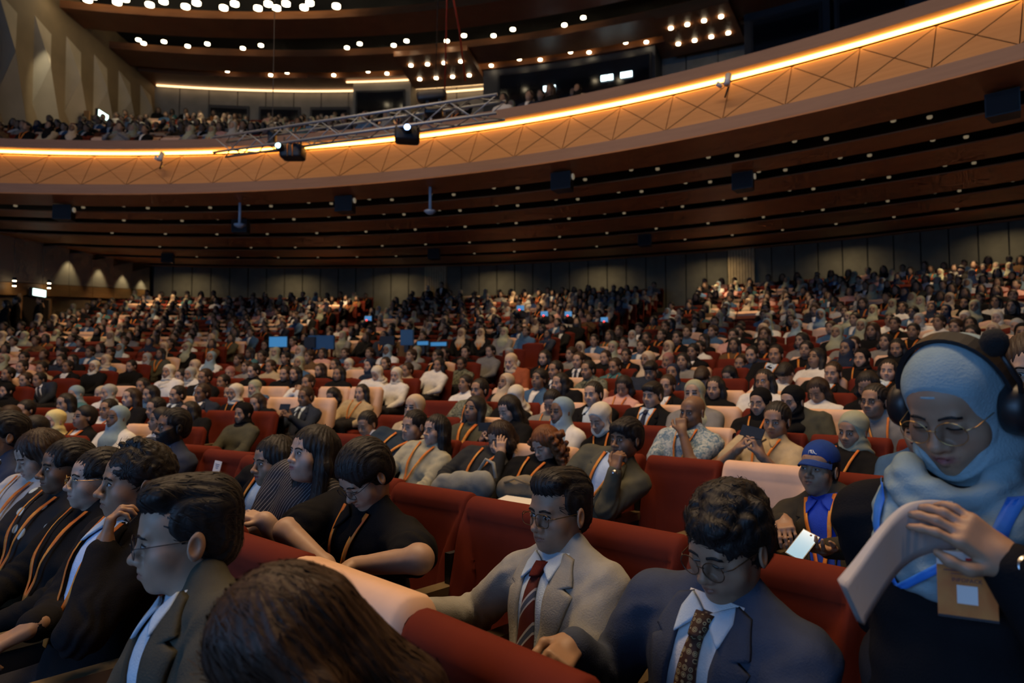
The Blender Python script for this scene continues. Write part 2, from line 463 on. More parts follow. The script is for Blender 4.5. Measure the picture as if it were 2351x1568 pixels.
# upper storey of the side wall: folded plaster fins
ZB2 = ZT + .1
fin = MB().box((XL - .6, 16, 11), (.3, 32, 9)).build('wall_left_upper', M_FINL); tag(fin, kind='structure')
nf = 12
for k in range(nf):
    y0 = 10.6 + k * 1.62; y1 = y0 + 1.60
    zb = CAMZ + 5.3 + max(0, y0 - 15.5) * .36; zb1 = zb + (.58 if y0 > 15.5 else 0)
    zt = ZC + .2; zm = zb + (zt - zb) * .52
    x = XL - .40
    pb0, pb1, pt0, pt1 = Vector((x, y0, zb)), Vector((x + .55, y1, zb1)), Vector((x + .10, y0, zt)), Vector((x, y1, zt))
    pm = Vector((XL + .30, y0 + .62, zm)); pr = Vector((x - .05, y1 - .1, zm - .6))
    for P in ((pb0, pb1, pm), (pb0, pm, pt0), (pt0, pm, pt1), (pb1, pr, pm), (pr, pt1, pm)):
        c = (P[0] + P[1] + P[2]) / 3
        fr = [c + (p - c) * .992 for p in P]; nrm = (P[1] - P[0]).cross(P[2] - P[0]).normalized()
        if nrm.x < 0: nrm = -nrm
        bk = [p - nrm * .06 for p in fr]
        b = MB(); b.add(fr + bk, [(0, 1, 2), (5, 4, 3), (0, 3, 4, 1), (1, 4, 5, 2), (2, 5, 3, 0)])
        b.build('fin_panel', M_FINL, fin)
    b = MB(); P = []
    for xx in (x - .1, XL + .10):
        P += [(xx, y0, zb - .5), (xx, y1, zb1 - .5), (xx, y1, zb1 + .05), (xx, y0, zb + .05)]
    b.add(P, [(0,1,2,3), (7,6,5,4), (0,4,5,1), (1,5,6,2), (2,6,7,3), (3,7,4,0)]).build('band_board', M_BAND, fin)
l = bpy.data.lights.new('fin_spot', 'SPOT'); l.energy = 350; l.color = (1, .88, .6); l.spot_size = 26 * D2R; l.spot_blend = .7
o = link('fin_spot', l); o.location = (XL + 1.3, 21.8, ZC - .15); o.rotation_euler = (Vector((-.35, .25, -1))).to_track_quat('-Z', 'Y').to_euler()
# ------------------------------------------------------------------ theatre seats
def weave_mat(name, col, rough=.8, scale=1500, strength=.22, sheen=.0):
    """woven upholstery: fine cross-hatched relief and a little colour variation"""
    m, nt, b = _nm(name)
    tc = nt.nodes.new('ShaderNodeTexCoord')
    ws = []
    for d in ('X', 'Z'):
        wv = nt.nodes.new('ShaderNodeTexWave'); wv.bands_direction = d; wv.inputs['Scale'].default_value = scale / 6; wv.inputs['Distortion'].default_value = 1.5
        nt.links.new(tc.outputs['Object'], wv.inputs['Vector']); ws.append(wv)
    mx = nt.nodes.new('ShaderNodeMath'); mx.operation = 'MULTIPLY'
    nt.links.new(ws[0].outputs['Fac'], mx.inputs[0]); nt.links.new(ws[1].outputs['Fac'], mx.inputs[1])
    bp = nt.nodes.new('ShaderNodeBump'); bp.inputs['Strength'].default_value = strength; bp.inputs['Distance'].default_value = .003
    nt.links.new(mx.outputs[0], bp.inputs['Height']); nt.links.new(bp.outputs['Normal'], b.inputs['Normal'])
    n = nt.nodes.new('ShaderNodeTexNoise'); n.inputs['Scale'].default_value = 9; n.inputs['Detail'].default_value = 4
    nt.links.new(tc.outputs['Object'], n.inputs['Vector'])
    r = nt.nodes.new('ShaderNodeValToRGB')
    r.color_ramp.elements[0].color = (*[c * .84 for c in col], 1); r.color_ramp.elements[1].color = (*[min(1, c * 1.14) for c in col], 1)
    nt.links.new(n.outputs['Fac'], r.inputs['Fac']); nt.links.new(r.outputs['Color'], b.inputs['Base Color'])
    b.inputs['Roughness'].default_value = rough; b.inputs['Sheen Weight'].default_value = sheen; b.inputs['Specular IOR Level'].default_value = .12
    _MC[name] = m
    return m
M_RED = weave_mat('seat_red', (.130, .0185, .0095))
M_BEIGE = weave_mat('seat_cover_beige', (.72, .47, .33), strength=.10)
M_ARM = mat('armrest_wood', (.13, .095, .05), .35, vary=(8, .2))
M_PANEL = mat('seat_panel_black', (.012, .012, .015), .5)

SW = .535
def back_grid(nu, nv, inflate=0.0, z_front=.36, z_back=.40, width=.505):
    """closed backrest skin: profile (front up, rolled top, back down) swept over the width with bolsters and seams"""
    prof = []
    nf = int(nv * .55); nt_ = max(4, int(nv * .2)); nb = nv - nf - nt_
    for i in range(nf): prof.append(('f', z_front + (1.04 - z_front) * i / (nf - 1)))
    for i in range(1, nt_ + 1): prof.append(('t', PI * i / (nt_ + 1)))
    for i in range(nb): prof.append(('b', 1.04 + (z_back - 1.04) * i / (nb - 1)))
    def ycl(z): return .155 - .15 * (z - .36) / .70          # recline of the front face
    V = []
    for j in range(nu):
        s = -1 + 2 * j / (nu - 1)
        x = s * width / 2
        edge = max(0.0, abs(s) - .90) / .10
        rnd = math.sqrt(max(0.0, 1 - edge * edge))
        for kind, q in prof:
            if kind == 'f':
                z = q
                sm = min(1, max(0, (1.09 - z) / .30)); sm = sm * sm * (3 - 2 * sm)
                seam = .222 - .085 * sm
                bol = 1 / (1 + math.exp(-(abs(x) - seam - .01) / .012)) * .034 * min(1, max(0, (1.12 - z) / .12))
                gr = -.014 * math.exp(-((abs(x) - seam) / .0075) ** 2) * (.35 if inflate else 1) if nu > 20 else 0
                sag = -.018 * (1 - (x / (width / 2)) ** 2) * min(1, max(0, (1.0 - z) / .2))
                y = ycl(z) + bol + gr + sag
                yc = ycl(z) - .05
                y = yc + (y - yc) * (.35 + .65 * rnd)
            elif kind == 't':
                yc = ycl(1.04) - .055; r = .06
                y = yc + math.cos(q) * r * (.6 + .4 * rnd); z = 1.04 + math.sin(q) * .078 * (.55 + .45 * rnd)
            else:
                z = q; y = ycl(z) - .11 + .03 * (1 - rnd)
            V.append((x, y, z))
    V = np.array(V); m = len(prof)
    zoff = -.12
    F = []
    for j in range(nu - 1):
        for k in range(m - 1): F.append((j*m+k, (j+1)*m+k, (j+1)*m+k+1, j*m+k+1))
    F.append(tuple(range(m))); F.append(tuple((nu-1)*m+k for k in range(m))[::-1])
    if inflate:
        c = V.copy(); c[:, 0] = 0
        V[:, 0] *= 1 + inflate / (width / 2)
        ymid = np.array([.105 - .15 * (z - .36) / .70 for z in V[:, 2]])
        V[:, 1] += np.sign(V[:, 1] - ymid) * inflate
        V[:, 2] += inflate * (V[:, 2] > 1.05)
    V[:, 2] += zoff
    return V, F
def rbox(c, d, r, n=3):
    """rounded box V,F by a superellipsoid-like grid"""
    V = []; F = []
    nu, nv = 8 * n, 4 * n
    for i in range(nv + 1):
        ph = -PI/2 + PI * i / nv
        for k in range(nu):
            th = 2 * PI * k / nu
            def sp(v, e): return math.copysign(abs(v) ** e, v)
            e = r
            V.append((c[0] + d[0]/2 * sp(math.cos(ph), e) * sp(math.cos(th), e), c[1] + d[1]/2 * sp(math.cos(ph), e) * sp(math.sin(th), e), c[2] + d[2]/2 * sp(math.sin(ph), e)))
    for i in range(nv):
        for k in range(nu): F.append((i*nu+k, i*nu+(k+1) % nu, (i+1)*nu+(k+1) % nu, (i+1)*nu+k))
    return V, F
def seat_meshes(level):
    nu, nv = ((47, 40), (15, 16), (5, 8))[level]
    V, F = back_grid(nu, nv)
    me = {}
    me['backrest'] = mesh_np('backrest', V, F, [M_RED])
    V, F = back_grid(nu, nv, inflate=.011, z_front=.70, z_back=.78)
    F = F[:-2] if level == 0 else F
    me['headrest_cover'] = mesh_np('headrest_cover', V, F, [M_BEIGE])
    V, F = rbox((0, .40, .375), (.47, .50, .135), .35, 3 if level == 0 else (2 if level == 1 else 1))
    me['seat_cushion'] = mesh_np('seat_cushion', V, F, [M_RED])
    b = MB(); b.box((SW/2, .28, .628), (.068, .52, .045))
    if level == 0: b.tube([(SW/2, .54, .62), (SW/2, .575, .52)], .028, 6)
    me['armrest'] = b.mesh('armrest', [M_ARM])
    b = MB(); b.box((SW/2, .28, .305), (.056, .50, .60)); b.box((SW/2, .02, .50), (.03, .12, .55))
    me['side_panel'] = b.mesh('side_panel', [M_PANEL])
    return me
SEATM = [seat_meshes(0), seat_meshes(1), seat_meshes(2)]
AISLES = [-13.6, 5.8, 25.1, 51.0]
AW = 1.15
SEATS = []           # dicts: row, az, world loc, rz
for i in range(NROW):
    R = rrow(i)
    for j in range(3):
        la = AISLES[j] + AW / 2 / R / D2R; ra = AISLES[j + 1] - AW / 2 / R / D2R
        L = (ra - la) * D2R * R; n = int(L / SW); gap = 0
        for s in range(n):
            a = ra - (s + .5) * SW / R / D2R
            SEATS.append(dict(row=i, blk=j, s=s, az=a, R=R + (.6 * (min(22, 48.3 - a) / 20) ** 2 if i < 2 and a < 48.3 else 0), z=hrow(i)))
    # the last block against the side wall
    la = -33; ra = AISLES[0] - AW / 2 / R / D2R
    s = 0; a = ra - .5 * SW / R / D2R
    while a > la and pol(R, a)[0] > XL + 1.2:
        SEATS.append(dict(row=i, blk=-1, s=s, az=a, R=R, z=hrow(i))); s += 1; a = ra - (s + .5) * SW / R / D2R
for q in SEATS:
    q['loc'] = pol(q['R'], q['az'], q['z']); q['rz'] = PI - q['az'] * D2R
    pr = proj((q['loc'][0], q['loc'][1], q['z'] + 1.05)); q['px'] = pr
    q['vis'] = pr is not None and -120 < pr[0] < 2470 and pr[1] < 1760
    q['d'] = math.hypot(q['loc'][0], q['loc'][1])
    q['person'] = None
SEATS = [q for q in SEATS if q['vis']]
SEATS.sort(key=lambda q: q['d'])
# the control desk stands in place of some seats in the middle block
SEATS = [q for q in SEATS if not (q['blk'] == 1 and q['row'] in (10, 11) and 11 < q['az'] < 22)]
# FOH seat removal done; beige covers
for q in SEATS:
    q['beige'] = rng.random() < .24
    q['empty'] = rng.random() < .07
# ------------------------------------------------------------------ bodies: smooth-blended distance fields turned into one skin
_tab = np.random.RandomState(5).rand(32, 32, 32).astype(np.float32)
def vnoise(P, f):
    q = P * f; i = np.floor(q).astype(int); t = q - i; t = t * t * (3 - 2 * t)
    out = 0
    for a in (0, 1):
        for b in (0, 1):
            for c in (0, 1):
                wgt = (t[:, 0] if a else 1 - t[:, 0]) * (t[:, 1] if b else 1 - t[:, 1]) * (t[:, 2] if c else 1 - t[:, 2])
                out = out + wgt * _tab[(i[:, 0] + a) % 32, (i[:, 1] + b) % 32, (i[:, 2] + c) % 32]
    return out * 2 - 1
def vnormals(V, F):
    n = np.zeros_like(V)
    a, b, c, d = (V[F[:, k]] for k in range(4))
    fn = np.cross(c - a, d - b)
    for k in range(4):
        for ax in range(3): n[:, ax] += np.bincount(F[:, k], fn[:, ax], len(V))
    return n / np.maximum(np.linalg.norm(n, axis=1, keepdims=True), 1e-9)

class Field:
    def __init__(s, lo, hi, h):
        s.lo = np.array(lo, float); s.h = h
        s.n = np.maximum(4, np.ceil((np.array(hi) - s.lo) / h).astype(int) + 1)
        s.D = np.full(s.n, 9.0, np.float32)
        s.ax = [(s.lo[i] + np.arange(s.n[i]) * h).astype(np.float32) for i in range(3)]
    def _blk(s, lo, hi):
        a = np.clip(np.floor((np.array(lo) - s.lo) / s.h).astype(int), 0, s.n)
        b = np.clip(np.ceil((np.array(hi) - s.lo) / s.h).astype(int) + 1, 0, s.n)
        if np.any(b <= a): return None
        sl = tuple(slice(a[i], b[i]) for i in range(3))
        return sl, s.ax[0][sl[0]][:, None, None], s.ax[1][sl[1]][None, :, None], s.ax[2][sl[2]][None, None, :]
    def _comb(s, sl, d, k, op):
        A = s.D[sl]
        if op == 's': A2, B2 = -A, d
        else: A2, B2 = A, d
        hh = np.clip(.5 + .5 * (B2 - A2) / k, 0, 1)
        r = B2 + (A2 - B2) * hh - k * hh * (1 - hh)
        s.D[sl] = -r if op == 's' else r
    def ell(s, c, r, k=.02, rot=None, op='u'):
        c = np.array(c, float); r = np.array(r, float); m = max(r) if rot is not None else r
        g = s._blk(c - m - k - 2 * s.h, c + m + k + 2 * s.h)
        if g is None: return s
        sl, X, Y, Z = g
        x, y, z = X - c[0], Y - c[1], Z - c[2]
        if rot is not None:
            R = np.array(Euler([a * D2R for a in rot]).to_matrix()).T
            x, y, z = R[0, 0]*x+R[0, 1]*y+R[0, 2]*z, R[1, 0]*x+R[1, 1]*y+R[1, 2]*z, R[2, 0]*x+R[2, 1]*y+R[2, 2]*z
        k0 = np.sqrt((x/r[0])**2 + (y/r[1])**2 + (z/r[2])**2) + 1e-6
        k1 = np.sqrt((x/r[0]**2)**2 + (y/r[1]**2)**2 + (z/r[2]**2)**2) + 1e-6
        s._comb(sl, (k0 * (k0 - 1) / k1).astype(np.float32), k, op)
        return s
    def cap(s, a, b, ra, rb=None, k=.02, op='u'):
        rb = ra if rb is None else rb
        a = np.array(a, float); b = np.array(b, float); m = max(ra, rb) + k + 2 * s.h
        g = s._blk(np.minimum(a, b) - m, np.maximum(a, b) + m)
        if g is None: return s
        sl, X, Y, Z = g
        ba = b - a; L = max(1e-9, float(ba @ ba))
        x, y, z = X - a[0], Y - a[1], Z - a[2]
        t = np.clip((x * ba[0] + y * ba[1] + z * ba[2]) / L, 0, 1)
        d = np.sqrt((x - t*ba[0])**2 + (y - t*ba[1])**2 + (z - t*ba[2])**2) - (ra + (rb - ra) * t)
        s._comb(sl, d.astype(np.float32), k, op)
        return s
    def chain(s, pts, rs, k=.02, op='u'):
        for i in range(len(pts) - 1): s.cap(pts[i], pts[i+1], rs[i], rs[i+1], k, op)
        return s
    def box(s, c, half, rnd, axes, k=.01, op='u'):
        """rounded box with the given orthonormal axes (3 vectors)"""
        c = np.array(c, float); half = np.array(half, float); m = np.linalg.norm(half) + rnd + k + 2 * s.h
        g = s._blk(c - m, c + m)
        if g is None: return s
        sl, X, Y, Z = g
        x, y, z = X - c[0], Y - c[1], Z - c[2]
        q = [np.abs(x*A[0] + y*A[1] + z*A[2]) - (half[i]) for i, A in enumerate(axes)]
        d = np.sqrt(np.maximum(q[0], 0)**2 + np.maximum(q[1], 0)**2 + np.maximum(q[2], 0)**2) + np.minimum(np.maximum(q[0], np.maximum(q[1], q[2])), 0) - rnd
        s._comb(sl, d.astype(np.float32), k, op)
        return s
    def mesh(s, smooth=1):
        D = s.D; h = s.h
        D = np.pad(D, 1, constant_values=9.0); lo = s.lo - h
        ins = D < 0
        nx, ny, nz = D.shape
        c = np.zeros((nx-1, ny-1, nz-1), np.uint8)
        for dx in (0, 1):
            for dy in (0, 1):
                for dz in (0, 1): c += ins[dx:nx-1+dx, dy:ny-1+dy, dz:nz-1+dz]
        act = (c > 0) & (c < 8)
        I = np.argwhere(act)
        if len(I) == 0: return np.zeros((0, 3)), np.zeros((0, 4), int)
        idx = np.full(act.shape, -1, np.int32); idx[act] = np.arange(len(I))
        cor = [(dx, dy, dz) for dx in (0, 1) for dy in (0, 1) for dz in (0, 1)]
        val = {q: np.clip(D[I[:, 0]+q[0], I[:, 1]+q[1], I[:, 2]+q[2]], -3*h, 3*h) for q in cor}
        S = np.zeros((len(I), 3)); N = np.zeros(len(I))
        for q in cor:
            for ax in range(3):
                if q[ax] == 0:
                    q2 = list(q); q2[ax] = 1; q2 = tuple(q2)
                    a, b = val[q], val[q2]; m = (a < 0) != (b < 0)
                    t = np.where(m, a / np.where(m, a - b, 1), 0)
                    P = np.tile(np.array(q, float), (len(I), 1)); P[:, ax] += t
                    S += P * m[:, None]; N += m
        V = lo + (I + S / N[:, None]) * h
        Fs = []
        for ax in range(3):
            o1, o2 = [(1, 2), (2, 0), (0, 1)][ax]
            sl0 = [slice(None)] * 3; sl1 = [slice(None)] * 3
            sl0[ax] = slice(0, -1); sl1[ax] = slice(1, None)
            a = ins[tuple(sl0)]; b = ins[tuple(sl1)]
            E = np.argwhere(a != b)
            E = E[(E[:, o1] > 0) & (E[:, o2] > 0) & (E[:, o1] < D.shape[o1]-1) & (E[:, o2] < D.shape[o2]-1)]
            fl = a[E[:, 0], E[:, 1], E[:, 2]]
            def g(d1, d2):
                Q = E.copy(); Q[:, o1] -= d1; Q[:, o2] -= d2
                return idx[Q[:, 0], Q[:, 1], Q[:, 2]]
            q = np.stack([g(1, 1), g(0, 1), g(0, 0), g(1, 0)], 1)
            q[~fl] = q[~fl][:, ::-1]
            Fs.append(q)
        F = np.concatenate(Fs); F = F[(F >= 0).all(1)]
        for _ in range(smooth):
            A = np.zeros_like(V); W = np.zeros(len(V))
            for k in range(4):
                i, j = F[:, k], F[:, (k+1) % 4]
                for ax in range(3):
                    A[:, ax] += np.bincount(i, V[j, ax], len(V)) + np.bincount(j, V[i, ax], len(V))
                W += np.bincount(i, minlength=len(V)) + np.bincount(j, minlength=len(V))
            V = V * .45 + .55 * A / np.maximum(W, 1)[:, None]
        return V, F
    def hmap(s):
        """front height map y(x,z): foremost surface along +y"""
        D = s.D
        ins = D < 0
        ny = D.shape[1]
        last = ny - 1 - np.argmax(ins[:, ::-1, :], axis=1)
        ok = ins.any(axis=1)
        i, k = np.meshgrid(np.arange(D.shape[0]), np.arange(D.shape[2]), indexing='ij')
        l2 = np.clip(last, 0, ny - 2)
        a = D[i, l2, k]; b = D[i, l2 + 1, k]
        t = np.clip(a / (a - b - 1e-9), 0, 1)
        H = s.lo[1] + (l2 + t) * s.h
        H = np.where(ok, H, -9)
        return HMap(H, s.lo, s.h)
class HMap:
    def __init__(s, H, lo, h): s.H, s.lo, s.h = H, lo, h
    def __call__(s, x, z):
        fx = (np.asarray(x) - s.lo[0]) / s.h; fz = (np.asarray(z) - s.lo[2]) / s.h
        i = np.clip(np.floor(fx).astype(int), 0, s.H.shape[0]-2); k = np.clip(np.floor(fz).astype(int), 0, s.H.shape[1]-2)
        tx = np.clip(fx - i, 0, 1); tz = np.clip(fz - k, 0, 1)
        v = [s.H[i, k], s.H[i+1, k], s.H[i, k+1], s.H[i+1, k+1]]
        m = np.maximum.reduce(v)
        v = [np.where(q < -5, m, q) for q in v]
        return (v[0]*(1-tx)+v[1]*tx)*(1-tz) + (v[2]*(1-tx)+v[3]*tx)*tz

def drape(hm, Lp, Rp, nu=4, nv=12, off=.004, thick=.004, bulge=0.0):
    """strip between two (x,z) polylines laid on a height map, with a real thickness -> V,F"""
    def samp(P, t):
        P = np.array(P, float); seg = np.linspace(0, 1, len(P))
        return np.stack([np.interp(t, seg, P[:, 0]), np.interp(t, seg, P[:, 1])], 1)
    t = np.linspace(0, 1, nv + 1); L = samp(Lp, t); R = samp(Rp, t)
    V = []
    for lay in (off, off - thick):
        for j in range(nu + 1):
            s = j / nu; P = L * (1 - s) + R * s
            y = hm(P[:, 0], P[:, 1]) + lay + bulge * (1 - (2*s-1)**2) * (lay == off)
            V.append(np.stack([P[:, 0], y, P[:, 1]], 1))
    V = np.concatenate(V); n = nv + 1; F = []
    lay = (nu + 1) * n
    for j in range(nu):
        for i in range(nv):
            F.append((j*n+i, (j+1)*n+i, (j+1)*n+i+1, j*n+i+1)); F.append((lay+j*n+i+1, lay+(j+1)*n+i+1, lay+(j+1)*n+i, lay+j*n+i))
    for i in range(nv):
        F.append((i+1, lay+i+1, lay+i, i)); F.append((nu*n+i, lay+nu*n+i, lay+nu*n+i+1, nu*n+i+1))
    for j in range(nu):
        F.append((j*n, lay+j*n, lay+(j+1)*n, (j+1)*n)); F.append(((j+1)*n+nv, lay+(j+1)*n+nv, lay+j*n+nv, j*n+nv))
    return V, np.array(F)
def joinVF(parts):
    V = []; F = []; b = 0
    for v, f in parts:
        V.append(np.asarray(v, float)); F.append(np.asarray(f) + b); b += len(v)
    return np.concatenate(V), np.concatenate(F)

# ---- materials of people
def attr_skin(name='skin'):
    if name in _MC: return _MC[name]
    m, nt, b = _nm(name)
    at = nt.nodes.new('ShaderNodeVertexColor'); at.layer_name = 'Col'
    tc = nt.nodes.new('ShaderNodeTexCoord'); n = nt.nodes.new('ShaderNodeTexNoise'); n.inputs['Scale'].default_value = 38; n.inputs['Detail'].default_value = 3
    nt.links.new(tc.outputs['Object'], n.inputs['Vector'])
    mx = nt.nodes.new('ShaderNodeMixRGB'); mx.blend_type = 'MULTIPLY'; mx.inputs['Fac'].default_value = .22
    nt.links.new(at.outputs['Color'], mx.inputs['Color1']); nt.links.new(n.outputs['Fac'], mx.inputs['Color2'])
    nt.links.new(mx.outputs['Color'], b.inputs['Base Color'])
    b.inputs['Roughness'].default_value = .48; b.inputs['Specular IOR Level'].default_value = .35
    _MC[name] = m
    return m
def hair_mat(name, c, c2=None):
    if name in _MC: return _MC[name]
    m, nt, b = _nm(name)
    c2 = c2 or [x * 2.2 + .004 for x in c]
    tc = nt.nodes.new('ShaderNodeTexCoord'); mp = nt.nodes.new('ShaderNodeMapping'); mp.inputs['Scale'].default_value = (260, 40, 22)
    n = nt.nodes.new('ShaderNodeTexNoise'); n.inputs['Scale'].default_value = 1.0; n.inputs['Detail'].default_value = 3
    nt.links.new(tc.outputs['Object'], mp.inputs['Vector']); nt.links.new(mp.outputs['Vector'], n.inputs['Vector'])
    r = nt.nodes.new('ShaderNodeValToRGB'); r.color_ramp.elements[0].position = .35; r.color_ramp.elements[1].position = .75
    r.color_ramp.elements[0].color = (*c, 1); r.color_ramp.elements[1].color = (*c2, 1)
    nt.links.new(n.outputs['Fac'], r.inputs['Fac']); nt.links.new(r.outputs['Color'], b.inputs['Base Color'])
    bp = nt.nodes.new('ShaderNodeBump'); bp.inputs['Strength'].default_value = .5; bp.inputs['Distance'].default_value = .004
    nt.links.new(n.outputs['Fac'], bp.inputs['Height']); nt.links.new(bp.outputs['Normal'], b.inputs['Normal'])
    b.inputs['Roughness'].default_value = .55; b.inputs['Specular IOR Level'].default_value = .3
    _MC[name] = m
    return m
def cloth(name, col, rough=.9, vary=.12, bump=.2, sheen=0.0):
    if name in _MC: return _MC[name]
    m = mat(name, col, rough, vary=(14, vary), bump=(220, bump), sheen=sheen, spec=.12)
    return m
def stripe_mat(name, c1, c2, freq, width, rot=(0, 0, 0), rough=.7, c3=None):
    if name in _MC: return _MC[name]
    m, nt, b = _nm(name)
    tc = nt.nodes.new('ShaderNodeTexCoord'); mp = nt.nodes.new('ShaderNodeMapping'); mp.inputs['Rotation'].default_value = rot
    sx = nt.nodes.new('ShaderNodeSeparateXYZ'); nt.links.new(tc.outputs['Object'], mp.inputs['Vector']); nt.links.new(mp.outputs['Vector'], sx.inputs[0])
    a = nt.nodes.new('ShaderNodeMath'); a.operation = 'MULTIPLY'; a.inputs[1].default_value = freq; nt.links.new(sx.outputs['X'], a.inputs[0])
    f = nt.nodes.new('ShaderNodeMath'); f.operation = 'FRACT'; nt.links.new(a.outputs[0], f.inputs[0])
    r = nt.nodes.new('ShaderNodeValToRGB'); r.color_ramp.interpolation = 'CONSTANT'
    r.color_ramp.elements[0].color = (*c1, 1); r.color_ramp.elements[1].position = 1 - width; r.color_ramp.elements[1].color = (*c2, 1)
    if c3:
        e = r.color_ramp.elements.new(1 - width * .8); e.color = (*c3, 1)
        e = r.color_ramp.elements.new(1 - width * .25); e.color = (*c2, 1)
    nt.links.new(f.outputs[0], r.inputs['Fac']); nt.links.new(r.outputs['Color'], b.inputs['Base Color'])
    b.inputs['Roughness'].default_value = rough; b.inputs['Specular IOR Level'].default_value = .3
    _MC[name] = m
    return m
def blotch_mat(name, cols, scale, kind='noise', rough=.8, randomness=1.0):
    if name in _MC: return _MC[name]
    m, nt, b = _nm(name)
    tc = nt.nodes.new('ShaderNodeTexCoord')
    if kind == 'noise':
        n = nt.nodes.new('ShaderNodeTexNoise'); n.inputs['Scale'].default_value = scale; n.inputs['Detail'].default_value = 5; n.inputs['Distortion'].default_value = 1.2; out = n.outputs['Fac']
    else:
        n = nt.nodes.new('ShaderNodeTexVoronoi'); n.inputs['Scale'].default_value = scale; n.inputs['Randomness'].default_value = randomness; out = n.outputs['Distance']
    nt.links.new(tc.outputs['Object'], n.inputs['Vector'])
    r = nt.nodes.new('ShaderNodeValToRGB'); r.color_ramp.interpolation = 'CONSTANT' if kind == 'dots' else 'LINEAR'
    while len(r.color_ramp.elements) < len(cols): r.color_ramp.elements.new(.5)
    for e, (p, c) in zip(r.color_ramp.elements, cols): e.position = p; e.color = (*c, 1)
    nt.links.new(out, r.inputs['Fac']); nt.links.new(r.outputs['Color'], b.inputs['Base Color'])
    b.inputs['Roughness'].default_value = rough; b.inputs['Specular IOR Level'].default_value = .25
    _MC[name] = m
    return m
M_LANY = blotch_mat('lanyard_orange', [(.35, (.50, .10, .025)), (.55, (.60, .20, .03)), (.7, (.66, .36, .08))], 9, 'noise', .5)
M_LANYB = blotch_mat('lanyard_blue', [(.35, (.02, .12, .55)), (.65, (.05, .25, .8))], 7, 'noise', .5)
M_WHITE = mat('paper_white', (.75, .75, .74), .6)
M_BADGE = blotch_mat('badge_orange', [(.3, (.50, .13, .03)), (.6, (.62, .24, .06)), (.75, (.66, .38, .18))], 9, 'noise', .4)
M_GOLD = mat('gold_metal', (.75, .5, .2), .3, metal=1.0)
M_SILV = mat('silver_metal', (.6, .6, .62), .3, metal=1.0)
M_LENS = None
def lens_mat():
    global M_LENS
    if M_LENS: return M_LENS
    m, nt, b = _nm('spectacle_lens')
    g = nt.nodes.new('ShaderNodeBsdfGlossy'); g.inputs['Roughness'].default_value = .03; g.inputs['Color'].default_value = (.8, .85, 1, 1)
    t = nt.nodes.new('ShaderNodeBsdfTransparent'); t.inputs['Color'].default_value = (.93, .95, .97, 1)
    mx = nt.nodes.new('ShaderNodeMixShader'); mx.inputs['Fac'].default_value = .10
    nt.links.new(t.outputs[0], mx.inputs[1]); nt.links.new(g.outputs[0], mx.inputs[2])
    nt.links.new(mx.outputs[0], nt.nodes['Material Output'].inputs['Surface'])
    M_LENS = m
    return m

# ---- head
def head_field(h, fw=1.0, chub=0.0, jaw=1.0, nose=1.0, fem=0, lips=1.0, neck=1.0, beard=0):
    F = Field((-.112, -.135, -.225), (.112, .14, .135), h)
    F.ell((0, -.018, .036), (.076*fw, .098, .084), .01)
    F.ell((0, .026, -.022), (.063*fw, .062, .088), .03)
    F.ell((0, .024, -.070), ((.052*jaw + .013*chub)*fw, .056, .044 + .006*chub), .03)
    F.ell((0, .070, -.097), (.019*jaw + .004, .018, .016), .025)
    if chub: F.ell((0, .03, -.105), (.045*chub, .045, .022), .03)
    F.ell((0, .046, .046), (.056*fw, .043, .046), .03)
    for s in (-1, 1):
        F.ell((s*.041*fw, .055, -.030), (.025 + .013*chub, .027, .028 + .012*chub), .026)
    br = .006 if fem else .010
    F.cap((-.036, .083, .021), (.036, .083, .021), br, k=.018)
    for s in (-1, 1):
        F.ell((s*.032, .101, .001), (.021, .0165, .0125), .014, op='s')
        F.ell((s*.032, .0775, -.001), (.0158, .0145, .0125), .006)
    F.cap((0, .086, .012), (0, .086 + .022*nose, -.030), .0075, .011, .015)
    F.ell((0, .088 + .022*nose, -.034), (.0135*(.8 + .2*nose), .012, .0105), .010)
    for s in (-1, 1): F.ell((s*.0145, .083 + .014*nose, -.037), (.009, .0115, .0085), .008)
    if h < .004:
        for s in (-1, 1): F.ell((s*.0075, .086 + .02*nose, -.044), (.0038, .005, .003), .003, op='s')
    F.ell((0, .077, -.063), (.031, .022, .024), .02)
    lz = -.0645
    F.chain([(-.024, .083, lz), (-.008, .0965, lz + .006), (.008, .0965, lz + .006), (.024, .083, lz)], [.0035, .0050*lips, .0050*lips, .0035], .006)
    F.chain([(-.020, .083, lz - .003), (0, .0965, lz - .007), (.020, .083, lz - .003)], [.0035, .0062*lips, .0035], .006)
    if h < .006:
        F.chain([(-.025, .088, lz), (0, .1035, lz), (.025, .088, lz)], [.0016, .0022, .0016], .003, op='s')
    for s in (-1, 1):
        F.ell((s*.081*fw, -.014, -.010), (.0085, .020, .032), .007, rot=(12, 0, -s*18))
        if h < .006:
            F.ell((s*.090*fw, -.010, -.008), (.0065, .011, .019), .004, rot=(12, 0, -s*18), op='s')
    nr = (.046 if fem else .053) * neck
    F.cap((0, -.026, -.07), (0, -.052, -.215), nr, nr * 1.12, .03)
    return F
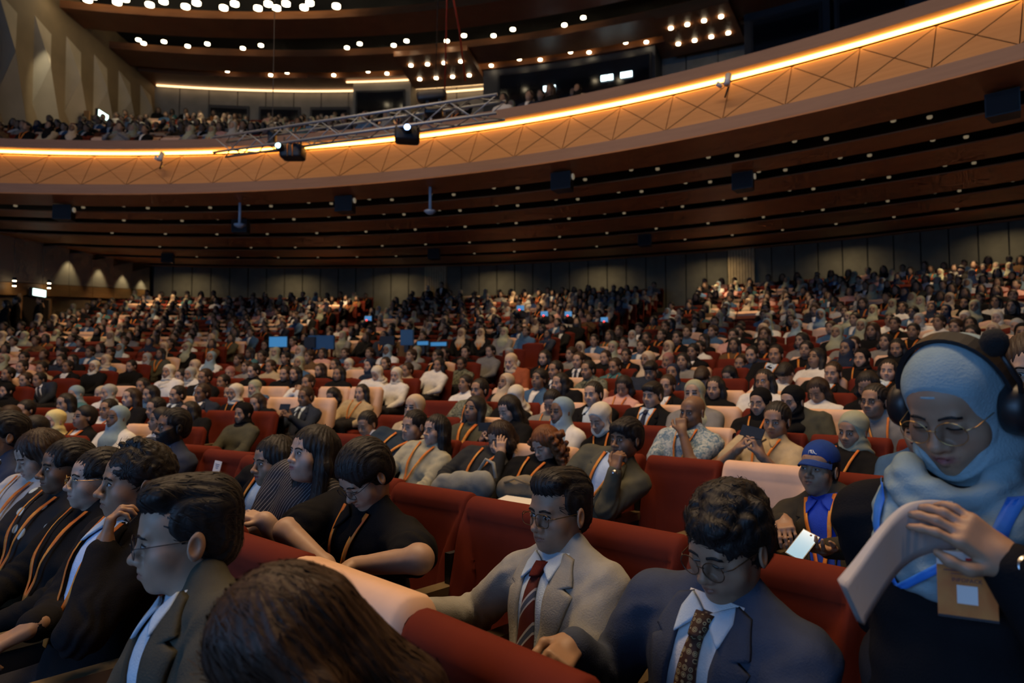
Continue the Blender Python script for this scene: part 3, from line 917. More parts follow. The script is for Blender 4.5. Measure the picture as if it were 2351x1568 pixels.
def skin_cols(V, skin, lip, head=True, stubble=0.0, blush=0.06):
    C = np.tile(np.array(skin, float), (len(V), 1))
    x, y, z = V[:, 0], V[:, 1], V[:, 2]
    m = np.exp(-((x/.022)**4)) * np.exp(-(((z + .0655)/.0088)**4)) * (y > .075)
    C = C * (1 - m[:, None]) + np.array(lip) * m[:, None]
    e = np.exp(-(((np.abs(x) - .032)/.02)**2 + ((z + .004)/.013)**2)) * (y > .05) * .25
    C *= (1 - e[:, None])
    ck = np.exp(-(((np.abs(x) - .04)/.02)**2 + ((z + .03)/.02)**2)) * (y > .03)
    C[:, 0] *= 1 + blush * ck
    if stubble:
        s = (z < -.04) * np.clip((-.035 - z)/.03, 0, 1) * (z > -.125) * (y > .0) * stubble
        C = C * (1 - .55 * s[:, None])
    return C
def add_cols(me, C):
    at = me.color_attributes.new('Col', 'FLOAT_COLOR', 'POINT')
    A = np.ones((len(C), 4), np.float32); A[:, :3] = C
    at.data.foreach_set('color', A.ravel())

SKINS = {'fair': (.52, .35, .26), 'light': (.46, .295, .205), 'tan': (.37, .22, .14), 'brown': (.24, .135, .083), 'dark': (.16, .085, .052)}
HAIRC = {'black': (.010, .009, .009), 'brown': (.024, .0125, .0075), 'dbrown': (.022, .013, .009), 'grey': (.10, .10, .10), 'auburn': (.10, .035, .012)}

def hair_field(style, h, fw=1.0, vol=1.0):
    F = Field((-.19, -.22, -.46), (.19, .15, .20), h) if style in ('long', 'curlylong') else Field((-.14, -.17, -.24), (.14, .16, .19), h)
    v = .010 * vol if style != 'quiff' else .0045
    if style in ('short', 'quiff', 'curly', 'spiky', 'fringe', 'crop'):
        F.ell((0, -.020, .040), ((.077 + v)*fw, .099 + v, .085 + v*1.2), .01)
        F.ell((0, -.055, -.02), (.064*fw + v*.6, .062 + v*.5, .065), .03)
        if style == 'quiff':
            F.ell((-.006, .050, .100), (.064, .046, .030*vol), .025, rot=(-16, 8, 0))
            F.ell((.012, -.008, .106), (.062, .085, .030*vol), .03, rot=(4, 8, 0))
            F.ell((0, -.07, .075), (.062, .05, .05), .03)
        if style == 'curly':
            r = np.random.RandomState(3)
            for _ in range(90):
                t = r.uniform(0, 2*PI); p = r.uniform(.05, 1.25)
                d = np.array([math.sin(p)*math.cos(t), math.sin(p)*math.sin(t), math.cos(p)])
                c = np.array([0, -.016, .042]) + d * np.array([.084*fw, .104, .098])
                if c[1] > .055 and c[2] < .075: continue
                F.ell(c, (.019, .019, .017), .012)
            F.ell((-.02, .075, .088), (.05, .03, .028), .02, rot=(0, 14, 0))
        if style == 'fringe':
            F.ell((0, .070, .062), (.062*fw, .032, .034), .02)
            F.ell((0, .05, .08), (.07*fw, .05, .035), .02)
        if style == 'spiky':
            r = np.random.RandomState(8)
            for _ in range(46):
                t = r.uniform(0, 2*PI); p = r.uniform(0, .95)
                d = np.array([math.sin(p)*math.cos(t), math.sin(p)*math.sin(t), math.cos(p)])
                c = np.array([0, -.012, .045]) + d * np.array([.08, .10, .09])
                F.cap(c, c + np.array([r.uniform(-.01, .01), .014, .012]), .012, .005, .01)
        # hairline: clear the face, the temples and the ears
        F.ell((0, .122, -.040), (.078*fw, .074, .116 if style not in ('fringe', 'curly') else .094), .012, op='s')
        for s in (-1, 1):
            F.ell((s*.10*fw, .055, -.03), (.050, .055, .062), .012, op='s')
            F.ell((s*.095*fw, -.008, -.022), (.034, .028, .040), .010, op='s')
        F.ell((0, -.04, -.145), (.14, .14, .062), .012, op='s')
    elif style in ('long', 'bob', 'curlylong', 'bun', 'tied'):
        F.ell((0, -.020, .040), ((.078 + v)*fw, .100 + v, .086 + v), .01)
        if style == 'bun':
            F.ell((0, -.05, -.03), (.066, .062, .06), .03); F.ell((0, -.125, .03), (.036, .034, .036), .012)
        elif style == 'tied':
            F.ell((0, -.05, -.03), (.07, .068, .06), .03); F.chain([(0, -.11, .0), (0, -.13, -.10), (0, -.11, -.22)], [.03, .032, .016], .03)
        else:
            L = -.10 if style == 'bob' else -.32
            for s in (-1, 1):
                F.chain([(s*.070*fw, -.01, .04), (s*.086*fw, -.012, -.06), (s*.092, .0, L*.72), (s*.085, .012, L)], [.036, .036, .034, .022], .03)
            F.chain([(0, -.07, .0), (0, -.095, L*.6), (0, -.09, L)], [.075, .066, .045], .04)
            if style == 'curlylong':
                r = np.random.RandomState(4)
                for _ in range(70):
                    s = r.choice((-1, 1)); z = r.uniform(-.26, .06); t = r.uniform(-.10, .03)
                    F.ell((s*(.105 + r.uniform(-.01, .03)), t, z), (.022, .022, .020), .012)
        if style in ('bun', 'tied'):
            F.ell((0, .118, -.035), (.074*fw, .074, .114), .012, op='s')
            for s in (-1, 1): F.ell((s*.10*fw, .02, -.03), (.045, .05, .06), .012, op='s')
            F.ell((0, -.02, -.15), (.14, .14, .07), .012, op='s') if style == 'bun' else F.ell((0, .03, -.16), (.14, .12, .09), .012, op='s')
        else:
            F.ell((0, .125, -.038), (.061*fw, .092, .113), .012, op='s')
            F.ell((0, .06, -.14), (.056*fw, .075, .09), .012, op='s')
    elif style == 'hijab':
        pass
    return F
def hijab_field(h, fw=1.0, bib=1.0, chest=True):
    F = Field((-.21, -.21, -.44), (.21, .22, .18), h)
    F.ell((0, -.020, .040), (.090*fw, .113, .098), .01)
    F.ell((0, .005, -.07), (.088*fw, .09, .09), .04)
    F.ell((0, -.03, -.15), (.105, .105, .08), .05)
    if chest:
        F.ell((0, .015, -.25*bib), (.150, .115, .10), .06)
        F.ell((0, .05, -.33*bib), (.105, .08, .09), .05)
    F.ell((0, .122, -.014), (.072*fw, .108, .088), .010, op='s')
    return F
def ribbons(V, N, comb, n, L, wd, seed, lift=.003, keep=None):
    """thin hair locks laid along a comb direction over a hair mesh"""
    r = np.random.RandomState(seed)
    ids = r.choice(len(V), min(len(V), n * 2), replace=False)
    Vs = []; Fs = []; b = 0; cnt = 0
    for i in ids:
        p = V[i]; nn = N[i]
        if keep is not None and not keep(p): continue
        d = np.array(comb(p), float) + r.normal(0, .22, 3); d = d - nn * (d @ nn)
        l = np.linalg.norm(d)
        if l < 1e-4: continue
        d /= l; sd = np.cross(nn, d); ln = L * r.uniform(.6, 1.3); w_ = wd * r.uniform(.6, 1.3); k = 4
        up = lift * r.uniform(.3, 1.4)
        for j in range(k + 1):
            t = j / k; q = p + d * ln * (t - .3) + nn * (up * (.3 + 1.2 * t * (1 - t) * 2)) - nn * (ln * ln * t * t * 2.2)
            ww = w_ * (1 - .85 * t)
            Vs += [q - sd * ww, q + sd * ww]
        for j in range(k): Fs.append((b + 2*j, b + 2*j + 1, b + 2*j + 3, b + 2*j + 2))
        b += 2 * (k + 1); cnt += 1
        if cnt >= n: break
    return np.array(Vs).reshape(-1, 3), np.array(Fs, int).reshape(-1, 4)

def eye_parts(hm, hairc, look=0.0, closed=0.0, browup=0.0, brow_w=1.0):
    """draped eye whites, irises, lash lines and brows -> dict name: (V,F,mat)"""
    out = {}
    W = []; I = []; Lz = []; B = []
    for s in (-1, 1):
        cx, cz = s * .032, .001 - .002 * closed
        hh = .0058 * (1 - closed)
        xs = np.linspace(-.0145, .0145, 9)
        top = [(cx + x, cz + hh * math.sqrt(max(0, 1 - (x/.0146)**2)) + .0006) for x in xs]
        bot = [(cx + x, cz - hh * .75 * math.sqrt(max(0, 1 - (x/.0146)**2))) for x in xs]
        if closed < .8:
            W.append(drape(hm, top, bot, 3, 8, .0010, .002))
            ix = cx + look * .005; ir = .0052
            th = np.linspace(-1, 1, 7)
            t2 = [(ix + ir*q, min(cz + hh*.98, cz + ir * math.sqrt(max(0, 1-q*q)))) for q in th]
            b2 = [(ix + ir*q, max(cz - hh*.72, cz - ir * math.sqrt(max(0, 1-q*q)))) for q in th]
            I.append(drape(hm, t2, b2, 3, 6, .0018, .002))
        lt = [(x, z + .0020 - (.003 * closed)) for x, z in top]; lb = [(x, z - .0002 - .003 * closed) for x, z in top]
        Lz.append(drape(hm, lt, lb, 1, 8, .0022, .003))
        bx = [.012, .024, .036, .048]; bz = [.0195, .0235, .0245, .0185]
        B.append(drape(hm, [(s*x, z + .0032*brow_w + browup) for x, z in zip(bx, bz)], [(s*x, z - .003*brow_w + browup) for x, z in zip(bx, bz)], 2, 8, .0018, .004, .001))
    out = []
    for v in W: out.append(('eye_white', *v, mat('eye_white', (.36, .34, .32), .3)))
    for v in I: out.append(('iris', *v, mat('eye_iris', (.015, .008, .006), .12)))
    for v in Lz: out.append(('lash', *v, mat('lash_black', (.008, .006, .006), .6)))
    for v in B: out.append(('eyebrow', *v, hairc))
    return out

def glasses_mesh(hm, style='round', r=.0235, wire=.0011, fw=1.0):
    """spectacle frame (tubes) and lens discs in head space"""
    b = MB(); lens = MB()
    for s in (-1, 1):
        c = Vector((s * .034, .106, -.004)); pts = []
        for k in range(25):
            q = 2 * PI * k / 24
            e = 1.0 if style == 'round' else .62
            cx = math.copysign(abs(math.cos(q)) ** e, math.cos(q)) * r * 1.06; cz = math.copysign(abs(math.sin(q)) ** e, math.sin(q)) * r * (.92 if style == 'round' else .80)
            pts.append(c + Vector((cx, -abs(c.x + cx) * .10 + .0045, cz)))
        b.tube(pts, wire, 6, caps=False)
        lens.add(pts[:-1], [tuple(range(24)) if s > 0 else tuple(range(24))[::-1]])
        b.tube([(s*.059, .1045, .004), (s*.070*fw, .085, .004), (s*.0815*fw, -.005, .006), (s*.082*fw, -.030, -.008)], wire * 1.1, 6)
    b.tube([(-.0105, .110, .001), (0, .113, .004), (.0105, .110, .001)], wire, 6)
    return b, lens

# ---- hand
def add_hand(F, W, d, n, side, curl=(.4, .5, .4), spread=.10, thumb=.7, k=.006, sc=1.0):
    """palm, four jointed fingers and a thumb; d finger direction, n palm-facing direction, side = thumb side sign"""
    W = Vector(W); d = Vector(d).normalized(); n = Vector(n); n = (n - d * n.dot(d)).normalized(); s = d.cross(n).normalized() * side
    c = W + d * .048 * sc
    F.box(c, (.026*sc, .036*sc, .004*sc), .011*sc, (s, d, n), .012)
    F.cap(W - d * .02, W + d * .02, .025*sc, .024*sc, .02)
    lens = ((.040, .024, .019), (.044, .028, .020), (.041, .026, .020), (.032, .020, .018))
    for f in range(4):
        off = (.031 - f * .0205) * sc
        base = W + d * (.088 - .004 * abs(f - 1.2)) * sc + s * off
        ang = (f - 1.5) * -spread
        dd = (d * math.cos(ang) + s * math.sin(ang)).normalized()
        a = 0; p = base; r = (.0092, .0096, .0092, .0080)[f] * sc
        prev = p - dd * .02 * sc
        F.cap(prev, p, r * 1.08, r * 1.05, k)
        for j in range(3):
            a += curl[j] * (1 + .12 * f)
            v = dd * math.cos(a) + n * math.sin(a)
            q = p + v * lens[f][j] * sc
            F.cap(p, q, r * (1 - .08*j), r * (1 - .08*(j+1)), k)
            p = q
    tb = W + d * .022 * sc + s * .026 * sc
    t1 = tb + (d * .55 + s * .75 + n * .35 * thumb).normalized() * .040 * sc
    t2 = t1 + (d * .85 + s * .30 * (1 - thumb) + n * .55 * thumb).normalized() * .032 * sc
    t3 = t2 + (d * .9 - s * .25 * thumb + n * .5 * thumb).normalized() * .024 * sc
    F.chain([tb - d*.01*sc, t1, t2, t3], [.014*sc, .0112*sc, .0100*sc, .0082*sc], k + .004)

def ik(S, W, l1, l2, hint):
    S = Vector(S); W = Vector(W); v = W - S; L = v.length
    if L > (l1 + l2) * .995: W = S + v * ((l1 + l2) * .995 / L); v = W - S; L = v.length
    if L < abs(l1 - l2) + .02: L = abs(l1 - l2) + .02
    a = (l1*l1 - l2*l2 + L*L) / (2*L); hh = math.sqrt(max(0, l1*l1 - a*a))
    u = v.normalized(); hn = Vector(hint); hn = (hn - u * hn.dot(u)).normalized()
    return S + u * a + hn * hh, W

def bridge(V, F, base_n, path, tgt):
    """thin hidden strip that joins the last-added island (vertices from base_n) to the first along a path"""
    p0 = np.array(path[0]); isl = np.arange(base_n, len(V))
    fa = F[F[:, 0] >= base_n]; fb = F[F[:, 0] < base_n]
    ca = V[fa].mean(1); cb = V[fb].mean(1)
    ea = fa[np.argmin(((ca - p0) ** 2).sum(1))]; eb = fb[np.argmin(((cb - np.array(tgt)) ** 2).sum(1))]
    new = []; n0 = len(V)
    for p in path[1:]:
        p = np.array(p); new += [p + np.array([.002, 0, 0]), p - np.array([.002, 0, 0])]
    V = np.concatenate([V, np.array(new).reshape(-1, 3)]) if new else V
    seq = [(ea[0], ea[1])] + [(n0 + 2*i, n0 + 2*i + 1) for i in range(len(path) - 1)] + [(eb[0], eb[1])]
    Fn = np.array([(a[0], a[1], b[1], b[0]) for a, b in zip(seq[:-1], seq[1:])])
    return V, np.concatenate([F, Fn])
# ------------------------------------------------------------------ people
def mobj(name, V, F, m, parent, M=None, smooth=True):
    V = np.asarray(V); F = np.asarray(F)
    return link(name, mesh_np(name, V, F, [m], smooth=smooth), parent, M)

_legs = {}
def legs_mesh(m, knee=(.13, .46, .50), skirt=False):
    key = (m.name, knee, skirt)
    if key in _legs: return _legs[key]
    F = Field((-.30, -.22, .0), (.30, .68, .66), .02)
    F.ell((0, .02, .50), (.18, .16, .13), .02)
    for s in (-1, 1):
        kx, ky, kz = knee
        F.chain([(s*.09, .03, .50), (s*kx, ky, kz), (s*kx, ky - .04, .10)], [.088, .066, .05], .03)
        F.chain([(s*kx, ky - .05, .05), (s*kx, ky + .12, .04)], [.045, .04], .02)
    if skirt: F.box((0, .25, .45), (.16, .25, .06), .05, ((1,0,0),(0,1,0),(0,0,1)), .05)
    V, Fc = F.mesh(2)
    me = mesh_np('trousers', V, Fc, [m]); _legs[key] = me
    return me

def stand_mesh(m):
    key = (m.name, 'stand')
    if key in _legs: return _legs[key]
    F = Field((-.30, -.25, .0), (.30, .32, 1.08), .02)
    F.ell((0, .0, .90), (.19, .15, .14), .02)
    for s in (-1, 1):
        F.chain([(s*.09, .0, .88), (s*.10, .01, .50), (s*.10, -.01, .08)], [.098, .072, .055], .03)
        F.cap((s*.10, -.02, .045), (s*.11, .13, .04), .045, .04, .02)
    V, Fc = F.mesh(2)
    _legs[key] = mesh_np('trousers', V, Fc, [m]); return _legs[key]
def top_shape(S, h, g, fem, arms, sleeve, infl, belly, loose=1.0):
    """torso with sleeves in torso space; returns V,F and the front height map of the bare torso"""
    pts = [Vector((-.24*g, -.2, -.13)), Vector((.24*g, .28, .60))]
    for a in arms: pts += [a[0], a[1], a[2]]
    lo = [min(p[i] for p in pts) - .11 for i in range(3)]; hi = [max(p[i] for p in pts) + .11 for i in range(3)]
    F = Field(lo, hi, h)
    f = infl
    sw = S
    F.ell((0, .02, .03), (.175*g + f, .145*g + f, .13), .02)
    F.ell((0, .03 + .02*belly, .17), ((.150 + .02*belly)*g + f, (.118 + .05*belly)*g + f, .17), .06)
    F.ell((0, .008, .35), (.160*g + f, .112*g + f, .165), .06)
    if fem:
        for s in (-1, 1): F.ell((s*.07*g, .085*g, .315), (.062, .052, .062), .05)
    F.cap((-sw + .035, -.012, .455), (sw - .035, -.012, .455), .058*g + f*.8, k=.05)
    for s in (-1, 1): F.cap((s*.105*g, -.018, .490), (s*.03, -.028, .555), .040 + f*.5, .042 + f*.3, .045)
    hm = F.hmap()
    for (sh, el, wr, side) in arms:
        ra = (.060*g + f)*loose; rb = (.050*g + f*.9)*loose; rc = (.037 + f*.7)*loose
        if sleeve == 'long':
            e2 = el + (wr - el) * .93
            F.chain([sh, el, e2], [ra, rb, rc], .03)
        elif sleeve == 'short':
            e2 = sh + (el - sh) * .72
            F.chain([sh, e2], [ra, (.056*g + f)*loose], .03)
        else:
            F.chain([sh, sh + (el - sh)*.15], [ra, ra*.9], .03)
    V, Fc = F.mesh(1)
    return V, Fc, hm
def folds(V, F, arms, amp, seed=0):
    N = vnormals(V, F)
    d = vnoise(V * np.array([1, 1, .7]) + seed, 11) * amp + vnoise(V + 3 + seed, 26) * amp * .45
    for (sh, el, wr, side) in arms:
        e = np.array(el); r = np.linalg.norm(V - e, axis=1)
        ax = np.array((wr - sh).normalized())
        t = (V - e) @ ax
        d += amp * 1.5 * np.exp(-(r/.10)**2) * np.sin(t * 150 + vnoise(V, 20) * 3)
        s = np.array(sh); r = np.linalg.norm(V - s, axis=1)
        d += amp * .8 * np.exp(-(r/.11)**2) * np.sin((V @ np.array([.5, .3, .8])) * 110 + vnoise(V, 14) * 2)
    return V + N * d[:, None]

def rootM(loc, rz): return Matrix.Translation(Vector(loc)) @ Matrix.Rotation(rz, 4, 'Z')

HD = .655
_hcache = {}
def person(P):
    """build one person from a spec dict; returns the root Empty"""
    q = P.get('seat')
    hr, br, ar = P.get('res', (.006, .016, .007))
    if q is not None:
        base = Vector(pol(q['R'] - .29, q['az'], q['z'])); rz = q['rz']
    else:
        base = Vector(P['base']); rz = P['rz']
    rz += P.get('turn', 0) * D2R
    root = empty('person', base, rz)
    RM = rootM(base, rz); RI = RM.inverted()
    seated = not P.get('stand')
    hipz = .47 if seated else .93
    g = P.get('g', 1.0); fem = P.get('fem', 0); sc = P.get('sc', 1.0 if not fem else .95)
    # torso frame from hip to head
    if 'head' in P: T = RI @ Vector(P['head'])
    else:
        ln = P.get('lean', 10) * D2R
        T = Vector((P.get('side', 0), P.get('fwd', 0) - math.sin(ln) * P.get('hd', HD) * sc, hipz + math.cos(ln) * P.get('hd', HD) * sc - P.get('slump', 0)))
    hip = Vector((P.get('hipx', 0), 0, hipz))
    zax = (T - hip).normalized(); Lz = (T - hip).length
    hip = T - zax * P.get('hd', HD) * sc
    tw = P.get('twist', 0) * D2R
    yax = Vector((-math.sin(tw), math.cos(tw), 0)); yax = (yax - zax * yax.dot(zax)).normalized(); xax = yax.cross(zax)
    MT = Matrix(((xax.x*sc, yax.x*sc, zax.x*sc, hip.x), (xax.y*sc, yax.y*sc, zax.y*sc, hip.y), (xax.z*sc, yax.z*sc, zax.z*sc, hip.z), (0, 0, 0, 1)))
    MTI = MT.inverted()
    yw, pt, rl = P.get('look', (0, 0, 0))
    hs = P.get('hs', 1.0 if not fem else .95)
    MH = Matrix.Translation(T + zax * .0) @ Matrix.Rotation(yw * D2R, 4, 'Z') @ Matrix.Rotation(-pt * D2R, 4, 'X') @ Matrix.Rotation(rl * D2R, 4, 'Y') @ Matrix.Scale(hs, 4)
    # --- head and neck
    hp = dict(P.get('face', {})); hp['fem'] = fem
    key = (hr, tuple(sorted(hp.items())))
    nk = MH.inverted() @ (MT @ Vector((0, -.020, .48)))
    custom_neck = hr < .005 or abs(pt) > 12 or abs(yw) > 25
    if custom_neck or key not in _hcache:
        F = head_field(hr, **hp)
        if custom_neck:
            F2 = Field((-.12, -.22, -.27), (.12, .14, .135), hr)
            # re-evaluate with the neck aimed at the collar
            F2.D[:] = 9
            o = np.round((F.lo - F2.lo) / hr).astype(int)
            HF = head_field(hr, **{**hp, 'neck': .01})
            sl = tuple(slice(max(0, o[i]), max(0, o[i]) + HF.D.shape[i]) for i in range(3))
            sh_ = F2.D[sl].shape
            F2.D[sl] = HF.D[:sh_[0], :sh_[1], :sh_[2]]
            nr = (.046 if fem else .053) * hp.get('neck', 1.0)
            F2.cap((0, -.024, -.055), nk, nr, nr * 1.1, .03)
            F = F2
        V, Fc = F.mesh(1); hm = F.hmap()
        if not custom_neck: _hcache[key] = (V, Fc, hm)
    else: V, Fc, hm = _hcache[key]
    skin = SKINS[P.get('skin', 'light')]
    skin = [c * P.get('tone', 1.0) for c in skin]
    lip = P.get('lip', [skin[0]*.80, skin[1]*.58, skin[2]*.60])
    C = skin_cols(V, skin, lip, stubble=P.get('stubble', 0))
    hairm = hair_mat('hair_' + P.get('hairc', 'black'), HAIRC[P.get('hairc', 'black')])
    partsV = [(V, Fc)]; partsC = [C]
    bodyM = MH
    # --- arms
    sw = P.get('sw', .185) * g
    arms = []
    hands = []; partsJ = []
    for side, nm in ((-1, 'L'), (1, 'R')):
        A = P.get('arm' + nm, {})
        sh = Vector((side * sw, -.005, .445))
        if 'wp' in A: W = MTI @ (RI @ Vector(A['wp']))
        elif 'w' in A: W = Vector(A['w'])
        else: W = Vector((side * .10, .34, .10)) if seated else Vector((side * .24, .05, -.10))
        el, W = ik(sh, W, .275, .245, A.get('hint', (side * .8, -.35, -.6)))
        arms.append((sh, el, W, side))
        if A.get('hand', 0) or A.get('curl'):
            if 'd' in A: d = Vector(A['d'])
            elif 'dw' in A: d = (MTI.to_3x3() @ (RI.to_3x3() @ Vector(A['dw']))).normalized()
            else: d = (W - el).normalized()
            if 'n' in A: n = Vector(A['n'])
            elif 'nw' in A: n = (MTI.to_3x3() @ (RI.to_3x3() @ Vector(A['nw']))).normalized()
            else: n = Vector((0, -.2, -1))
            hands.append((el, W, d, n, side, A))
    sleeve = P.get('sleeve', 'long')
    for (el, W, d, n, side, A) in hands:
        tip = W + d * .2
        a0 = el if sleeve != 'long' else W - (W - el).normalized() * .06
        if sleeve in ('short', 'none'):
            shp = [a for a in arms if a[3] == side][0][0]
            a00 = shp + (el - shp) * .5
            pl = [a00, el, W, tip]
        else: pl = [a0, W, tip]
        lo = [min(p[i] for p in pl) - .09 for i in range(3)]; hi = [max(p[i] for p in pl) + .09 for i in range(3)]
        F = Field(lo, hi, ar)
        ga = P.get('armg', 1.0) * g
        if sleeve in ('short', 'none'): F.chain([a00, el, W], [.047*ga, .042*ga, .026*ga], .02)
        else: F.cap(a0, W, .029, .026, .01)
        add_hand(F, W, d, n, -side if not A.get('flip') else side, A.get('curl', (.35, .45, .35)), A.get('spread', .08), A.get('thumb', .6), sc=.92 if fem else 1.0)
        Vh, Fh = F.mesh(1)
        Vh = np.array((np.c_[Vh, np.ones(len(Vh))] @ np.array(MH.inverted() @ MT).T)[:, :3])
        partsV.append((Vh, Fh)); partsC.append(np.tile(np.array(skin), (len(Vh), 1)) * 1.0); partsJ.append(([a for a in arms if a[3] == side][0][0], el, W))
    if sleeve in ('short', 'none'):
        for a in arms:
            if not any(hh[4] == a[3] for hh in hands):
                F = Field([min(p[i] for p in a[:3]) - .08 for i in range(3)], [max(p[i] for p in a[:3]) + .08 for i in range(3)], max(ar, .008))
                F.chain([a[0] + (a[1]-a[0])*.5, a[1], a[2]], [.046*g, .040*g, .027*g], .02); F.ell(a[2] + (a[2]-a[1]).normalized()*.05, (.035, .045, .03), .02)
                Vh, Fh = F.mesh(1)
                Vh = np.array((np.c_[Vh, np.ones(len(Vh))] @ np.array(MH.inverted() @ MT).T)[:, :3])
                partsV.append((Vh, Fh)); partsC.append(np.tile(np.array(skin), (len(Vh), 1))); partsJ.append(a[:3])
    Vb, Fb = partsV[0]; cols = [partsC[0]]
    TB = np.array(MH.inverted() @ MT)
    tb = lambda p: (TB @ np.array([p[0], p[1], p[2], 1.0]))[:3]
    for (vv, ff), cc, (sh_, el_, w_) in zip(partsV[1:], partsC[1:], partsJ):
        n0 = len(Vb)
        Vb = np.concatenate([Vb, vv]); Fb = np.concatenate([Fb, ff + n0])
        path = [tb(el_), tb(el_), tb(sh_)] if sleeve == 'long' else [tb(sh_), tb(sh_)]
        n1 = len(Vb)
        Vb, Fb = bridge(Vb, Fb, n0, path, tb((0, -.02, .49)))
        cols += [cc, np.tile(np.array(skin), (len(Vb) - n1, 1))]
    partsC = cols
    body = mobj('body', Vb, Fb, attr_skin(), root, bodyM)
    add_cols(body.data, np.concatenate(partsC))
    if P.get('eyes', hr < .0075):
        for (k, v, f, m) in eye_parts(hm, hairm, P.get('gaze', 0), P.get('closed', 0), brow_w=P.get('brow', 1.0)):
            mobj(k, v, f, m, body, None)
    # --- hair or scarf
    st = P.get('hair', 'short')
    fw = hp.get('fw', 1.0)
    if st == 'hijab':
        F = hijab_field(max(hr, .004), fw, P.get('bib', 1.0), P.get('hchest', True))
        V, Fc = F.mesh(2)
        N = vnormals(V, Fc)
        ang = np.arctan2(V[:, 0], V[:, 1] + .03)
        sp = np.sin(V[:, 2] * 85 + 2.2 * np.cos(ang * 1.0 + P.get('seed', 0)) + vnoise(V + P.get('seed', 0), 12) * 2.0)
        amp = np.clip((-.03 - V[:, 2]) / .10, 0, 1) * .006 + .0012
        edge = (((V[:, 0]/(.070*fw))**2 + ((V[:, 2] + .016)/.086)**2) < 1.25) & (V[:, 1] > .0)
        V = V + N * (sp * amp * ~edge + vnoise(V, 9) * .004 * ~edge)[:, None]
        mobj('headscarf', V, Fc, P['scarf'], root, MH)
    elif st != 'bald':
        F = hair_field(st, max(hr, .0035) if st not in ('long', 'curlylong') else max(hr, .005), fw, P.get('vol', 1.0))
        V, Fc = F.mesh(1); N = vnormals(V, Fc)
        if st not in ('curly', 'spiky'):
            if st in ('long', 'bob', 'curlylong'):
                rid = np.sin(np.arctan2(V[:, 0], V[:, 1] + .06) * 34 + vnoise(V, 10) * 1.5)
            else:
                rid = np.sin(V[:, 0] * 420 + vnoise(V, 16) * 2.5)
            V = V + N * (rid * .0016 + vnoise(V, 30) * .002)[:, None]
        else:
            V = V + N * (vnoise(V, 70) * .004)[:, None]
        ho = mobj('hair', V, Fc, hairm, root, MH)
        if hr < .005:
            cb = P.get('comb', (lambda p: (0, -1, -.4)) if st in ('quiff', 'short') else ((lambda p: (p[0]*4, -.1, -1)) if st in ('long', 'bob', 'curlylong') else (lambda p: (math.sin(p[1]*90), math.cos(p[0]*80), math.sin(p[2]*70)))))
            Vr, Fr = ribbons(V, N, cb, P.get('locks', 700), .035 if st not in ('long', 'bob') else .09, .0016, 5, .0035)
            mobj('lock', Vr, Fr, hairm, ho, None)
        if P.get('strand'):
            b = MB(); b.tube(P['strand'], .0006, 4); b.build('strand', hairm, ho)
    if P.get('beardc'):
        F = head_field(max(hr, .004), **hp)
        F.D = F.D - P.get('beardt', .006)
        for (c, r_) in (((0, .1, .03), (.09, .14, .072)), ((0, .09, -.0645), (.026, .03, .011)), ((0, -.12, -.02), (.13, .10, .2)), ((0, .0, -.19), (.1, .12, .06))): F.ell(c, r_, .006, op='s')
        V, Fc = F.mesh(1)
        mobj('beard', V, Fc, hairm, body, None)
    if P.get('glasses'):
        gs, gm, rr, wr_ = P['glasses']
        b, lens = glasses_mesh(hm, gs, rr, wr_, fw)
        go = b.build('glasses', gm, root, MH, smooth=True)
        lens.build('lens', lens_mat(), go)
    if P.get('earring'):
        b = MB(); b.lathe([(.0, -.006), (.005, -.004), (.006, 0), (.005, .004), (0, .006)], 8, M=Matrix.Translation((-.088, -.008, -.050)))
        b.lathe([(.0, -.006), (.005, -.004), (.006, 0), (.005, .004), (0, .006)], 8, M=Matrix.Translation((.088, -.008, -.050)))
        b.build('earring', M_SILV, root, MH, smooth=True)
    # --- top
    kind = P.get('top', 'tee'); tm = P['tm']
    infl = {'suit': .014, 'tee': .006, 'long': .008, 'jacket': .014}[kind]
    V, Fc, hmT = top_shape(sw, br, g, fem, arms, sleeve, infl, P.get('belly', 0), P.get('loose', 1.0))
    V = folds(V, Fc, arms, P.get('fold', .004), P.get('seed', 0))
    to = mobj({'suit': 'jacket', 'jacket': 'jacket', 'tee': 'shirt', 'long': 'shirt'}[kind], V, Fc, tm, root, MT)
    nz = 14 if br < .012 else 7
    if kind in ('suit', 'jacket'):
        vb = P.get('vbot', .17); vt = P.get('vtop', .060)
        inner = [(vt, .535), (vt*.80 + .01, .42), (.034 + P.get('vw', 0), .30), (.006 + P.get('vw', 0) * 2, vb)]
        shm = P.get('sm', cloth('shirt_white', (.72, .74, .76)))
        if P.get('vee', 1): mobj('shirt', *drape(hmT, [(-x - .012, z) for x, z in inner], [(x + .012, z) for x, z in inner], 8, nz, .004, .004), shm, root, MT)
        for s in (-1, 1):
            outer = [(s*(.098), .520), (s*.118, .465), (s*.122, .445), (s*.098, .440), (s*.128, .418), (s*.105, .34), (s*.068, .25), (s*.012, vb - .01)]
            inn = [(s*x, z) for x, z in [(vt, .535), (vt*.95, .49), (vt*.9, .455), (vt*.88, .435), (vt*.85, .41), (.045 + P.get('vw', 0), .33), (.028 + P.get('vw', 0), .25), (.004 + P.get('vw', 0)*2, vb)]]
            if P.get('lapel', 1): mobj('lapel', *drape(hmT, inn, outer, 5, nz * 2, .014, .012, .003), tm, to, None)
